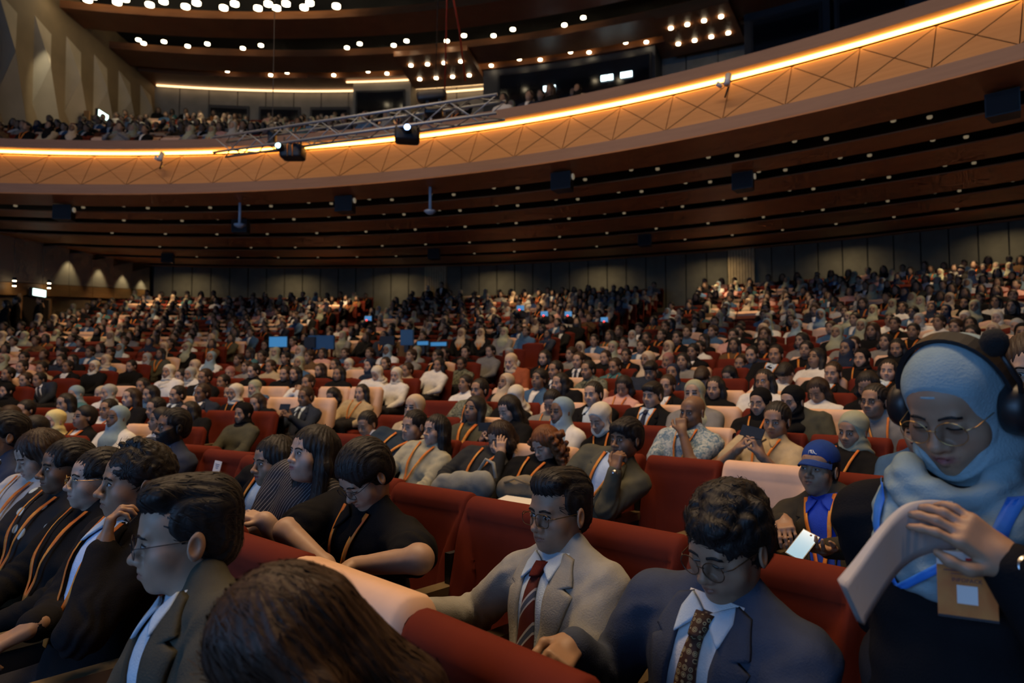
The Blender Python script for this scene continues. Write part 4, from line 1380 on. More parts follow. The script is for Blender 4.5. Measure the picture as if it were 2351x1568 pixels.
        if P.get('tie') is not None:
            tie = drape(hmT, [(-.015, .478), (-.026, .36), (-.036, .20), (-.040, .06), (-.040, -.02)], [(.015, .478), (.026, .36), (.036, .20), (.040, .06), (.040, -.02)], 6, 18, .017, .010, .006)
            kn = drape(hmT, [(-.024, .510), (-.017, .468)], [(.024, .510), (.017, .468)], 6, 6, .026, .02, .010)
            to2 = mobj('tie', *tie, P['tie'], root, MT); mobj('knot', *kn, P.get('knot', P['tie']), to2, None)
            if P.get('clip'): mobj('tie_clip', *drape(hmT, [(-.037, .118), (-.037, .111)], [(.037, .104), (.037, .097)], 3, 2, .026, .004), M_GOLD, to2, None)
    if P.get('collar'):
        cm = P['collar']; b = MB()
        n = 24; Vc = []; Fcc = []
        for i in range(n + 1):
            a = (-172 + 344 * i / n) * D2R + PI
            fr = (1 + math.cos(a - PI + PI)) / 2      # 1 at the front
            fr = (1 + math.cos(a)) / 2
            for (r_, z) in ((.060, .562 - .045*fr), (.066, .545 - .045*fr), (.080 + .006*fr, .512 - .04*fr), (.070, .512 - .04*fr)):
                Vc.append((math.sin(a) * r_ * .98, math.cos(a) * r_ - .026, z))
        for i in range(n):
            for k in range(3): Fcc.append((i*4+k, i*4+k+1, (i+1)*4+k+1, (i+1)*4+k))
        co = mobj('collar', np.array(Vc), np.array(Fcc), cm, root, MT)
        for s in (-1, 1):
            mobj('collar_point', *drape(hmT, [(s*.058, .535), (s*.068, .505), (s*.060, .462)], [(s*.010, .510), (s*.024, .488), (s*.056, .457)], 5, 8, .020, .008, .003), cm, co, None)
    if P.get('lanyard') is not None:
        lm = P['lanyard']; zb = P.get('lz', .20); lx = P.get('lx', 0.0); lw = .0095 if br < .012 else .0075
        lo = None
        for s in (-1, 1):
            L = [(s*.072 - lw, .532), (s*.046 + lx*.5 - lw, (.53 + zb)/2), (lx + s*.005 - lw*.7, zb)]
            R = [(x + 2*lw, z) for x, z in L]
            o = mobj('lanyard', *drape(hmT, L, R, 2, nz, .020, .003), lm, root if lo is None else lo, MT if lo is None else None)
            lo = lo or o
        if P.get('badge', 1):
            bw, bh = .043, .062
            mobj('badge', *drape(hmT, [(lx - bw, zb - .01), (lx - bw, zb - .01 - 2*bh)], [(lx + bw, zb - .01), (lx + bw, zb - .01 - 2*bh)], 4, 6, .022, .002), M_BADGE, lo, None)
            mobj('badge_header', *drape(hmT, [(lx - bw, zb - .01), (lx - bw, zb - .042)], [(lx + bw, zb - .01), (lx + bw, zb - .042)], 4, 2, .0235, .001), M_WHITE, lo, None)
    if P.get('legs', True):
        link('trousers', legs_mesh(P.get('lm', cloth('trouser_dark', (.02, .02, .024))), P.get('knee', (.13, .46, .50)), P.get('skirt', False)), root) if seated else link('trousers', stand_mesh(P.get('lm', cloth('trouser_dark', (.02, .02, .024)))), root)
    tag(root, P['label'], 'person', P.get('group', 'people in the audience'))
    P['MT'], P['MH'], P['RM'], P['root'], P['hmT'], P['hm'], P['arms'], P['to'] = MT, MH, RM, root, hmT, hm, arms, to
    return root
# ------------------------------------------------------------------ the people seen close
def SEAT(row, s, blk=2):
    for q in SEATS:
        if q['row'] == row and q['s'] == s and q['blk'] == blk: return q
    return None
HI = (.0027, .0085, .0042)
MD = (.0040, .011, .005)
LOAD = []
def hero(seat, **k):
    if seat is not None: seat['person'] = True; seat['empty'] = False; k['seat'] = seat
    person(k); LOAD.append(k); return k
CLN = cloth
SUITBK = CLN('suit_black', (.009, .009, .011)); NAVY = CLN('suit_navy', (.035, .045, .075)); OLIVE = CLN('suit_olive', (.060, .060, .050))
SHB = CLN('shirt_pale_blue', (.50, .62, .74)); SHW = CLN('shirt_white', (.70, .72, .74)); BLK = CLN('cloth_black', (.008, .008, .009))
CREAM = CLN('cloth_cream', (.55, .50, .40)); GREYC = CLN('cloth_grey', (.22, .22, .21)); DKBLUE = CLN('cloth_dark_blue', (.025, .04, .06))
TR_OL = CLN('trousers_olive', (.06, .055, .035))
for q in SEATS:
    if q['row'] == 0 and q['blk'] == 2: q['beige'] = q['s'] == 1; q['empty'] = True
    if q['row'] == 1 and q['blk'] == 2: q['beige'] = False; q['empty'] = True
    if q['row'] == 2 and q['blk'] == 2: q['beige'] = q['s'] in (2, 5); q['empty'] = True

# row one
hero(SEAT(0, 0), head=pix(650, 1515, 1.02), res=(.0040, .011, .006), fem=1, hair='long', hairc='brown', vol=1.5, look=(-16, 38, 6), skin='light', top='long', tm=BLK, eyes=0, locks=1400, g=.92,
     label='person with long straight brown hair, head bowed, seen from above beside the beige-covered seat')
a1 = hero(SEAT(0, 1), head=pix(428, 1232, 1.62), res=HI, skin='light', face=dict(jaw=1.0, nose=.95, fw=.98), hair='quiff', hairc='black', vol=1.05, look=(-17, 4, 0), top='suit', tm=CLN('suit_dark_olive', (.060, .058, .046)), sm=SHB, collar=SHB, closed=.25,
     glasses=('round', M_METB, .0225, .0010), armR=dict(), armL=dict(w=(-.22, .30, .05)), hs=1.04, strand=[(-.02, .07, .09), (-.045, .11, .06), (-.04, .105, .03)],
     label='person in dark olive suit and thin glasses, shown in profile by the beige-covered seat')
hero(SEAT(0, 3), head=pix(312, 1108, 2.32), res=HI, skin='tan', face=dict(nose=1.15, jaw=1.05), hair='spiky', vol=1.2, look=(-10, -2, 0), top='suit', tm=SUITBK, sm=CLN('shirt_light_blue', (.45, .60, .85)), collar=SHB, gaze=-.3, brow=1.2,
     armL=dict(wp=pix(238, 1258, 2.10), dw=pix(262, 1158, 2.14) - pix(238, 1258, 2.10), nw=(.8, .5, .1), curl=(.5, .8, .5), thumb=.2, spread=.04, hint=(-.5, -.1, -1)), armR=dict(wp=pix(75, 1440, 2.0), dw=(-.6, -.5, -.3), hand=1, curl=(.5, .6, .4)), lanyard=M_LANY, lz=.15, badge=0,
     label='person in black suit resting chin on raised hand, spiky dark hair')
hero(SEAT(0, 4), head=pix(224, 1100, 2.72), res=MD, fem=1, skin='fair', hair='tied', vol=1.0, look=(-10, -4, 0), top='long', tm=BLK, lanyard=M_LANY, lz=.18, glasses=('round', M_GOLD, .023, .0007),
     label='person in black with pulled back dark hair and gold rimmed glasses, chin raised')
hero(SEAT(0, 5), head=pix(152, 1072, 3.05), res=MD, fem=1, skin='brown', face=dict(nose=1.15), hair='tied', vol=1.1, look=(-6, 0, 0), top='long', lanyard=M_LANY, lz=.18, badge=0, brow=1.3, g=1.08,
     tm=blotch_mat('floral_black', [(0, (.40, .48, .50)), (.20, (.30, .36, .38)), (.24, (.012, .012, .014)), (1, (.012, .012, .014))], 11, 'dots'),
     label='person in black blouse printed with pale flowers, in profile')
hero(SEAT(0, 6), head=pix(88, 1045, 3.42), res=MD, fem=1, skin='fair', hair='long', hairc='dbrown', vol=1.2, look=(-8, 22, 0), top='long', tm=CLN('cloth_pale_grey', (.42, .42, .42)), lanyard=M_LANY, lz=.15, badge=0, closed=.8,
     label='person with long dark brown hair falling over pale top, looking down')
hero(SEAT(0, 7), head=pix(8, 1000, 3.80), res=MD, skin='tan', hair='short', vol=1.3, look=(-14, 0, 0), top='suit', tm=NAVY, sm=SHB, collar=SHB,
     label='person in navy suit cut off by the picture edge, short black hair')
# row two
b0 = hero(SEAT(1, 0), head=pix(1672, 1252, 1.66), res=HI, skin='tan', face=dict(chub=.7, jaw=1.08, fw=1.04, lips=1.15, nose=1.0), hair='curly', vol=1.5, look=(-8, 20, -4), top='suit', tm=CLN('suit_blue', (.050, .062, .095)), sm=SHW, collar=SHB, vw=.012, vbot=.05, g=1.10, closed=.75, stubble=.25, brow=1.3,
     tie=blotch_mat('tie_medallion', [(0, (.05, .04, .02)), (.16, (.42, .34, .18)), (.26, (.03, .025, .02)), (.34, (.40, .32, .17)), (.42, (.06, .025, .015)), (1, (.10, .05, .02))], 62, 'dots', .6, randomness=0.0),
     glasses=('round', mat('tortoise', (.05, .025, .012), .3), .0265, .0013), comb=lambda p: (math.sin(p[1]*90), math.cos(p[0]*80), math.sin(p[2]*70)), locks=900,
     armR=dict(wp=pix(1312, 1478, 1.72), dw=pix(1262, 1545, 1.60) - pix(1312, 1478, 1.72), nw=(-.2, .6, -.75), curl=(.55, .7, .4), thumb=.9, spread=.06, hint=(.3, -.2, -1)), armL=dict(w=(-.16, .34, .02)),
     label='person in blue suit and patterned gold tie, round glasses and curly hair, looking down')
b1 = hero(SEAT(1, 1), head=pix(1284, 1176, 2.20), res=HI, skin='tan', face=dict(jaw=1.02, nose=.95), hair='quiff', vol=1.15, look=(-5, 3, 0), top='suit', tm=CLN('suit_grey', (.30, .30, .28)), sm=SHB, collar=SHB, vw=.006, gaze=-.3, brow=1.2,
     tie=stripe_mat('tie_stripe', (.085, .014, .012), (.34, .36, .42), 15, .36, (0, 40*D2R, 0), c3=(.05, .07, .13)), knot=CLN('tie_burgundy', (.085, .014, .012)), clip=1, glasses=('square', mat('frame_bronze', (.10, .065, .03), .35, metal=.6), .0255, .0012),
     armR=dict(wp=pix(975, 1405, 2.25)), armL=dict(w=(-.17, .30, .02)),
     label='person in grey suit with striped burgundy tie and square glasses, arm stretched along armrest')
b3 = hero(SEAT(1, 3), head=pix(838, 1092, 2.72), res=HI, skin='light', face=dict(chub=.8, jaw=1.08, fw=1.05), hair='short', vol=2.0, look=(-4, 36, 0), top='tee', sleeve='short', tm=BLK, lanyard=M_LANY, lz=.21, badge=1, g=1.18, belly=.6, closed=.9, glasses=('square', M_METB, .024, .0012), collar=BLK, loose=1.15,
     armL=dict(wp=pix(815, 1300, 2.42), hand=1, dw=(-.8, -.1, -.15), nw=(0, -.2, -1), hint=(-1, .1, .25)), armR=dict(wp=pix(752, 1300, 2.55), hand=1, dw=(.2, -.6, -.4), nw=(.2, 0, -1), hint=(1, .3, .35)),
     label='person in black polo with orange lanyard and glasses, head bowed, forearms bare')
hero(SEAT(1, 4), head=pix(716, 1042, 3.02), res=HI, fem=1, skin='fair', face=dict(chub=.9, fw=1.04, nose=.85), hair='long', vol=1.3, look=(-5, -7, 0), top='tee', sleeve='short', g=1.25, armg=1.15, tm=stripe_mat('pinstripe_navy', (.012, .014, .024), (.28, .27, .27), 62, .14, (0, 12*D2R, 0)), sc=.98,
     lip=(.42, .12, .11), armL=dict(wp=pix(608, 1195, 2.78), hand=1, dw=pix(566, 1180, 2.80) - pix(608, 1195, 2.78), nw=(.1, .2, -1), curl=(.15, .2, .15), hint=(-.6, -.1, -1)), armR=dict(wp=pix(590, 1205, 2.90), hand=1, dw=(-.7, -.3, -.35), nw=(0, 0, -1), curl=(.3, .3, .2), hint=(.6, -.1, -1)),
     label='person in dark pinstriped short-sleeved top with long straight black hair, arms folded')
hero(SEAT(1, 5), head=pix(628, 1060, 3.36), res=MD, fem=1, skin='tan', face=dict(nose=1.1), hair='long', vol=1.25, look=(-8, 2, 0), top='jacket', tm=BLK, sm=CLN('blouse_blue_white', (.55, .68, .78)), vw=.012, earring=1, lip=(.30, .07, .07), lanyard=M_LANY, lz=.15, badge=0,
     label='person with dark wavy hair, silver earring and white collar beside the label-tagged seats')
hero(SEAT(1, 8), head=pix(396, 980, 4.75), res=MD, skin='brown', face=dict(jaw=1.1), hair='short', vol=1.0, beardc=1, beardt=.004, look=(-12, -3, 0), top='suit', tm=NAVY, sm=CLN('shirt_mid_blue', (.15, .30, .60)), lanyard=M_LANY, badge=0, g=1.1,
     label='person with full black beard in navy suit and orange lanyard')
# row three, across the level aisle
def onchin(px, py, d, hx, hy, wx, wy):
    return dict(wp=pix(wx, wy, d), dw=pix(hx, hy, d + .02) - pix(wx, wy, d), nw=(.75, .6, .1), curl=(.9, .9, .5), thumb=.3, spread=.03, hint=(-.2, -.2, -1))
hat = hero(SEAT(2, 1), head=pix(1880, 1078, 3.42), res=HI, skin='tan', face=dict(chub=.5, jaw=1.05), hair='crop', vol=.6, look=(-6, -6, 0), top='suit', tm=CLN('blazer_brown_black', (.040, .036, .028)), sm=CLN('polo_blue', (.02, .06, .50)), vw=.03, vbot=.0, vtop=.066, lapel=1, collar=CLN('polo_blue', (.02, .06, .50)), lanyard=M_LANY, lz=.17, g=1.15, belly=.5, lm=TR_OL, closed=.3,
     armR=dict(wp=pix(1800, 1195, 3.22), dw=pix(1812, 1240, 3.05) - pix(1800, 1195, 3.22), nw=(.3, .5, -.8), curl=(.5, .5, .3), spread=.08, hint=(1, -.2, -.6)), armL=dict(wp=pix(1895, 1262, 3.0), dw=pix(1850, 1265, 2.85) - pix(1895, 1262, 3.0), nw=(0, 0, 1), curl=(.35, .5, .4), thumb=1.0, hint=(-1, -.2, -.4), flip=1),
     label='person in blue baseball cap and blue polo under dark blazer, phone in lap')
hero(SEAT(2, 4), head=pix(1437, 1008, 4.25), res=MD, skin='brown', face=dict(nose=1.15), hair='fringe', vol=1.4, look=(-12, 0, 0), top='suit', tm=CLN('suit_olive_grey', (.085, .085, .065)), sm=CLN('shirt_sky', (.45, .58, .78)), stubble=.5, lanyard=M_LANY, badge=0, g=1.05, brow=1.4,
     armL=onchin(0, 0, 4.02, 1420, 1040, 1412, 1078), armR=dict(), label='person in olive grey suit pressing a fist to the mouth, silver watch showing')
hero(SEAT(2, 5), head=pix(1252, 1020, 4.75), res=MD, fem=1, skin='fair', hair='curlylong', hairc='auburn', vol=1.4, look=(-10, 24, 8), top='long', tm=BLK, lanyard=M_LANY, closed=.8,
     label='person with curly auburn hair looking down beside the beige seat')
hero(SEAT(2, 6), head=pix(1148, 1006, 5.05), res=MD, fem=1, skin='light', hair='bob', hairc='dbrown', vol=1.3, look=(-8, 18, 6), top='long', tm=CLN('cloth_charcoal', (.028, .03, .033)), lanyard=M_LANY, badge=0, closed=.7,
     armL=dict(wp=pix(1150, 1042, 4.80), dw=pix(1152, 985, 4.86) - pix(1150, 1042, 4.80), nw=(.2, .9, .1), curl=(.25, .3, .3), thumb=.2, hint=(-.3, -.1, -1)), glasses=('round', M_METB, .024, .001),
     label='person in charcoal covering the forehead with one hand')
hero(SEAT(2, 7), head=pix(1000, 988, 5.35), res=MD, fem=1, skin='fair', hair='long', vol=1.1, look=(-12, -4, 0), top='tee', sleeve='long', tm=CLN('sleeve_sage', (.34, .33, .25)), lanyard=M_LANY, glasses=('round', M_METB, .024, .0010),
     label='person with glasses and long black hair, sage sleeves and orange lanyard')
hero(SEAT(2, 8), head=pix(950, 978, 5.65), res=MD, skin='light', face=dict(chub=.5), hair='crop', vol=1.0, look=(-10, 2, 0), top='tee', sleeve='short', tm=DKBLUE, lanyard=M_LANY, closed=.6, g=1.1,
     armR=dict(w=(-.02, .24, .24), hand=1, d=(-.9, .1, .1), n=(0, -1, 0), curl=(.1, .2, .1)), armL=dict(w=(.02, .28, .10), hand=1, d=(.8, .2, 0), n=(0, -1, 0)),
     label='person in dark blue short-sleeved shirt with one arm across the chest')
# ------------------------------------------------------------------ the rest of the audience: seats found from where each head shows
HEADR, HEADZ = .22, 1.06
def headpos(q): return pol(q['R'] - HEADR, q['az'], q['z'] + HEADZ)
for q in SEATS:
    h_ = proj(headpos(q)); q['hp'] = h_
def find(px, py, rows=None):
    best = None; bd = 1e9
    for q in SEATS:
        if q['person'] or q['hp'] is None: continue
        if rows and q['row'] not in rows: continue
        dx = (q['hp'][0] - px); dy = (q['hp'][1] - py) * 2.2
        d = dx*dx + dy*dy
        if d < bd: bd = d; best = q
    return best
SC_ = {'w': ('cream', (.62, .58, .48)), 'g': ('grey', (.34, .36, .36)), 'b': ('beige', (.52, .42, .30)), 'k': ('black', (.008, .008, .009)), 'y': ('pale yellow', (.70, .62, .30)), 'p': ('pink', (.36, .17, .15)), 'n': ('navy', (.02, .03, .06)), 'u': ('blue grey', (.22, .32, .40)), 'r': ('maroon', (.14, .02, .02)), 's': ('sage', (.34, .36, .26))}
GC_ = {'k': ('black', (.008, .008, .009)), 'n': ('navy', (.022, .03, .05)), 'g': ('grey', (.20, .20, .20)), 'w': ('white', (.66, .66, .64)), 'b': ('beige', (.42, .34, .22)), 'o': ('olive', (.07, .07, .05)), 'u': ('blue', (.05, .11, .22)), 'p': ('pink', (.60, .34, .30)), 't': ('teal', (.06, .16, .18)), 'r': ('rust', (.26, .07, .03)), 'e': ('brown', (.12, .07, .035)), 'c': ('camouflage', None), 'a': ('batik', None)}
def gmat(c):
    n, col = GC_[c]
    if c == 'a': return blotch_mat('batik_blue', [(.38, (.10, .18, .26)), (.5, (.26, .33, .36)), (.6, (.42, .46, .46))], 34)
    if c == 'c': return blotch_mat('leaf_print', [(.4, (.05, .06, .05)), (.6, (.20, .21, .15))], 30)
    return cloth('wear_' + n, col)
def smat(c):
    n, col = SC_[c]
    if c == 'P': return None
    return cloth('scarf_' + n.replace(' ', '_'), col, vary=.08, bump=.15)
HN = {'s': 'short black hair', 'q': 'swept black hair', 'l': 'long black hair', 'b': 'bobbed dark hair', 't': 'tied back hair', 'n': 'hair in a bun', 'x': 'shaved head', 'f': 'black fringe', 'c': 'cropped hair'}
HS = {'s': 'short', 'q': 'quiff', 'l': 'long', 'b': 'bob', 't': 'tied', 'n': 'bun', 'x': 'bald', 'f': 'fringe', 'c': 'crop'}
TN = {'J': 'jacket', 'T': 'short-sleeved shirt', 'L': 'long-sleeved top'}
# px, py, hair (h+colour for headscarf), garment+colour, flags: y lanyard, g glasses, d head down, p phone raised, c hand on chin, F face down-looking, skin 1-5
CAST = [
 # row four of the block by the photographer
 (1378,962,'hw','Lk','yd'), (1590,946,'x','Ta','yc4'), (1783,966,'c','Tb','yp3'), (1958,990,'hs','Lk','y'),
 (1167,940,'l','Lk','pd'), (842,974,'s','Tw','yd'),
 # row five
 (1100,896,'c','Tc','y3'), (1185,912,'hw','Lk','d'), (1267,924,'s','Lg','yd'), (1362,906,'s','Jk',''), (1498,908,'f','Jk','y'), (1746,925,'hk','Lk','yg'), (1819,922,'hk','Lo','g'), (2008,922,'s','Lg','yg'),
 # row six
 (1432,888,'b','Lp','yd'), (1532,886,'n','Jk','yg'), (1642,892,'l','Lk',''), (1755,876,'l','Lw','g'), (1878,898,'l','Lw','d'), (1992,885,'b','Lk','d'), (1285,880,'l','Lk',''), (1350,850,'s','Tc','3'),
 # row seven and behind
 (1275,850,'s','Jk',''), (1412,842,'s','Tt','y3'), (1494,852,'f','Ln','d'), (1613,868,'f','Lk','dd'), (1674,862,'l','Le','d'), (1803,860,'f','Lw','dd'), (1912,858,'s','Jk','y'), (2040,852,'l','Jk','y'), (1979,824,'hk','Lk','y'),
 (1328,828,'s','Jk',''), (1533,828,'hp','Lk',''), (1726,815,'s','Ln','yp'), (1781,815,'s','Jk','y'), (1700,835,'s','Lu',''), (1250,822,'l','Lk','y'), (1390,822,'s','Lk',''),
 (1103,836,'s','Tc','4'), (1126,838,'s','Lg',''), (1173,832,'hb','Lr',''), (1007,838,'l','Lw',''), (1021,812,'s','Jk','y'), (1069,810,'s','Jk','y'), (1121,812,'hg','Lw',''),
 (2090,842,'hs','Lb',''), (2060,800,'l','Lk',''), (1960,792,'s','Lg','y'), (2110,735,'hg','Lw',''), (2215,730,'hw','Lg',''), (2290,730,'hw','Lb',''), (2335,750,'hg','Lg',''),
 # middle block, front rows
 (125,968,'hy','Lu',''), (58,942,'s','Ln',''), (248,940,'c','Lw','yg'), (357,938,'s','Tg','y'), (434,946,'l','Lk',''), (490,950,'hk','Lo',''), (540,960,'hw','Lk','y'),
 (150,926,'l','Lg','g'), (120,906,'hu','Lt',''), (66,898,'hk','Lk',''), (18,896,'s','Lk',''), (184,903,'hg','Lw',''), (232,905,'hb','Lk',''), (300,914,'l','Lk','y'), (345,905,'l','Lu',''), (407,907,'s','Jn',''), (464,903,'s','Jn','4'), (530,902,'s','Jg',''), (590,926,'l','Lk','p'), (645,912,'s','Jn','p4'), (707,920,'n','Lw','c'), (764,910,'b','Lk','pd'), (830,902,'l','Lb','y'),
 (14,872,'s','Lk','g'), (50,875,'s','Jk','y'), (90,872,'s','Jn',''), (155,886,'s','Jk','4'), (259,886,'l','Lk',''), (216,871,'hw','Lk',''), (416,864,'s','Jk',''), (436,860,'hg','Lw',''), (470,866,'s','Jk','g'), (512,877,'s','Jo',''), (584,892,'hs','Lu',''), (655,889,'c','Lk',''), (678,887,'l','Lk',''), (707,889,'l','Lk',''), (866,887,'hw','Lw','d'), (910,862,'hw','Lw',''), (848,866,'hn','Ln',''),
 (96,846,'c','Lb',''), (141,850,'s','Ln',''), (166,862,'l','Lk',''), (195,850,'hb','Lu',''), (268,841,'s','Lk',''), (337,823,'hg','Lw',''), (387,855,'hw','Lw',''), (528,857,'hp','Lk',''), (582,852,'s','Lk',''), (621,885,'t','Lb',''), (735,850,'l','Lk',''), (780,860,'l','Lk',''), (800,838,'hw','Lb',''), (825,838,'l','Lk',''), (885,835,'s','Lk',''), (935,850,'s','Lb',''),
]
SK = {'1': 'fair', '2': 'light', '3': 'tan', '4': 'brown', '5': 'dark'}
PHONE = MB().box((0, 0, 0), (.074, .009, .150)).mesh('smartphone', [mat('phone_body', (.02, .03, .05), .2)])
_pscr = MB().box((0, .0052, 0), (.068, .001, .142)).mesh('screen', [mat('phone_screen', (.05, .09, .13), .1, emit=(.45, .75, 1.0), es=.25)])
def add_phone(M, label):
    o = link('smartphone', PHONE, None); o.matrix_world = M
    s = link('screen', _pscr, o)
    tag(o, label, 'phone', 'phones held by the audience')
    return o
NPH = 0
for q in SEATS:
    if q['px'] and 885 < q['px'][0] < 1050 and 866 < q['px'][1] < 936: q['empty'] = True; q['beige'] = False
seen_lab = {}
def uniq(label, row, s, blk=2):
    if label in seen_lab:
        label = label.replace(' wearing a', ' in').replace(' long-sleeved top', ' top').replace(' short-sleeved', '').replace(' and orange lanyard', '').replace(', holding up a phone', '') + ', %s row, %s seat%s' % (ordn(row), ordn(s), {2: '', 1: ' of middle block', 0: ' of far block', -1: ' of wall block'}[blk])
    while len(label.split()) > 16: label = label.replace(' long black hair', ' long hair') if ' long black hair' in label else ' '.join(label.split()[:1] + label.split()[2:])
    seen_lab[label] = 1
    return label
for n, (px, py, hair, gar, fl) in enumerate(CAST):
    q = find(px, py)
    if q is None: continue
    q['person'] = True; q['empty'] = False
    d = q['hp'][2]
    if abs(q['hp'][0] - px) > 90 * 5 / d: px = q['hp'][0]
    if abs(q['hp'][1] - py) > 60 * 5 / d: py = q['hp'][1]
    fem = hair[0] in 'hlbtn'
    k = dict(seat=q, head=pix(px, py, d), fem=int(fem), eyes=1, res=(.0055, .015, .007) if d < 7.5 else ((.0075, .020, .009) if d < 11 else (.010, .026, .011)), seed=n)
    r = random.Random(n * 7 + 3)
    k['skin'] = SK[next((c for c in fl if c.isdigit()), r.choice('12233'))]
    k['hair'] = 'hijab' if hair[0] == 'h' else HS[hair[0]]
    k['hairc'] = r.choice(['black', 'black', 'dbrown'])
    if hair[0] == 'h':
        k['scarf'] = smat(hair[1]); hn = SC_[hair[1]][0] + ' headscarf'
    else: hn = HN[hair[0]]
    k['tm'] = gmat(gar[1]); k['top'] = {'J': 'suit', 'T': 'tee', 'L': 'long'}[gar[0]]
    k['sleeve'] = 'short' if gar[0] == 'T' else 'long'
    if gar[0] == 'J': k['sm'] = r.choice([SHW, SHB]); k['collar'] = k['sm']
    if gar[0] == 'J' and not fem and r.random() < .6: k['tie'] = cloth('tie_dark', (.03, .035, .06))
    if gar[0] == 'T': k['collar'] = k['tm']
    dn = fl.count('d')
    k['look'] = (r.uniform(-16, 2), 3 + 20 * dn + r.uniform(-6, 4), r.uniform(-4, 4)); k['closed'] = min(.9, .1 + .7 * dn)
    if 'y' in fl: k['lanyard'] = M_LANY; k['badge'] = 0
    if 'g' in fl: k['glasses'] = ('round', M_METB, .024, .0011)
    k['g'] = r.uniform(.95, 1.08)
    if 'c' in fl:
        k['armL'] = dict(w=(-.03, .20, .50), d=(.3, -.2, .9), n=(.3, -.9, .1), curl=(.9, .9, .5), thumb=.4, hint=(-.4, .1, -1))
        if hair == 'n': k['armR'] = dict(w=(.03, .20, .44), d=(-.3, -.1, .9), n=(-.3, -.9, .1), curl=(.9, .9, .5), thumb=.4, hint=(.4, .1, -1))
    if 'p' in fl:
        k['armL'] = dict(w=(-.07, .33, .38), d=(.4, .2, .8), n=(.8, -.5, 0), curl=(.5, .5, .4), thumb=.5, hint=(-.6, 0, -1))
        k['armR'] = dict(w=(.07, .33, .38), d=(-.4, .2, .8), n=(-.8, -.5, 0), curl=(.5, .5, .4), thumb=.5, hint=(.6, 0, -1))
    lab = 'person with %s wearing a %s %s' % (hn, GC_[gar[1]][0], TN[gar[0]])
    if 'y' in fl: lab += ' and orange lanyard'
    if 'p' in fl: lab += ', holding up a phone'
    elif 'c' in fl: lab += ', hands at the chin'
    elif dn: lab += ', head bowed'
    k['label'] = uniq(lab, q['row'], q['s'], q['blk'])
    k['knee'] = (.13, .46, .50)
    person(k)
    if 'p' in fl:
        M = k['RM'] @ k['MT'] @ Matrix.Translation((0, .36, .50)) @ Matrix.Rotation(PI, 4, 'Z') @ Matrix.Rotation(-.25, 4, 'X') @ Matrix.Rotation(PI/2, 4, 'Y')
        NPH += 1
        add_phone(M, 'phone held up by %s' % k['label'].replace(', holding up a phone', '').replace('person with ', 'the person with ')[:62].rsplit(' ', 1)[0])
# ------------------------------------------------------------------ far audience: light figures in a small set of kinds
PALN = []; PAL = []
def pal(m):
    if m.name not in PALN: PALN.append(m.name); PAL.append(m)
    return PALN.index(m.name)
def far_variant(seed, hd, hb):
    """low figure as V, F, palette index and a phrase"""
    r = random.Random(seed)
    t = r.random()
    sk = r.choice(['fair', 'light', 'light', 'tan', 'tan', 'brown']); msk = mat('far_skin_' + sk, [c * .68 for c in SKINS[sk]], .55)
    parts = []
    if t < .27:
        c = r.choice('wwggbbkkkusns'); kind = 'h'; hn = SC_[c][0] + ' headscarf'
        F = hijab_field(hd, 1.0, 1.0); V, Fc = F.mesh(1); parts.append((V + np.array([0, .02, .66]), Fc, pal(smat(c))))
    else:
        st = r.choice(['s', 's', 's', 'l', 'l', 'b', 'f', 't', 'c']); kind = st; hn = HN[st]
        F = hair_field(HS[st], hd, 1.0, 1.7); V, Fc = F.mesh(1)
        parts.append((V + np.array([0, .02, .66]), Fc, pal(hair_mat('hair_' + ('black' if r.random() < .8 else 'brown'), HAIRC['black']))))
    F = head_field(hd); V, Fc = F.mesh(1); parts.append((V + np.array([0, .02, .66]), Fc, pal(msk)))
    if hd < .02:
        hmh = F.hmap(); mk = pal(mat('far_brow', (.02, .014, .012), .7))
        for s in (-1, 1):
            for (z0, z1) in ((.026, .018), (.006, -.006)):
                v, f = drape(hmh, [(s*.013, z0), (s*.048, z0)], [(s*.013, z1), (s*.048, z1)], 1, 3, .004, .006); parts.append((v + np.array([0, .02, .66]), f, mk))
        v, f = drape(hmh, [(-.022, -.060), (.022, -.060)], [(-.022, -.072), (.022, -.072)], 1, 3, .004, .006); parts.append((v + np.array([0, .02, .66]), f, pal(mat('far_lip', (.16, .07, .06), .6))))
    g = r.choice(['k'] * 9 + ['n'] * 3 + ['g'] * 3 + ['w'] * 5 + ['b'] * 2 + ['o', 'u', 'u', 'p', 't', 'r', 'e'])
    arms = []
    up = r.random() < .08
    for s in (-1, 1):
        sh = Vector((s*.185, -.005, .445)); el, W = ik(sh, Vector((s*.08, .32, .40 if up else .08)), .275, .245, (s*.8, -.3, -.6)); arms.append((sh, el, W, s))
    V, Fc, hm = top_shape(.185, hb, r.uniform(.95, 1.08), 0, arms, 'long', .010, 0)
    parts.append((V, Fc, pal(gmat(g))))
    if kind in 'sfcq' and r.random() < .45:
        v, f = drape(hm, [(-.05, .52), (-.01, .25)], [(.05, .52), (.01, .25)], 2, 4, .012, .01); parts.append((v, f, pal(SHW)))
    ly = r.random() < .35
    if ly:
        for s in (-1, 1):
            v, f = drape(hm, [(s*.08 - .014, .52), (s*.004 - .014, .22)], [(s*.08 + .014, .52), (s*.004 + .014, .22)], 1, 4, .025, .012); parts.append((v, f, pal(M_LANY)))
    V = np.concatenate([p[0] for p in parts]); idx = np.concatenate([np.full(len(p[1]), p[2]) for p in parts])
    Fs = []; b = 0
    for p in parts: Fs.append(p[1] + b); b += len(p[0])
    ph = '%s and %s %s' % (hn, GC_[g][0], 'clothes' + (' with orange lanyard' if ly else ''))
    return V, np.concatenate(Fs), idx, ph
NVAR = 40
VAR1 = [far_variant(100 + i, .015, .032) for i in range(NVAR)]
VAR2 = [far_variant(100 + i, .026, .052) for i in range(NVAR)]
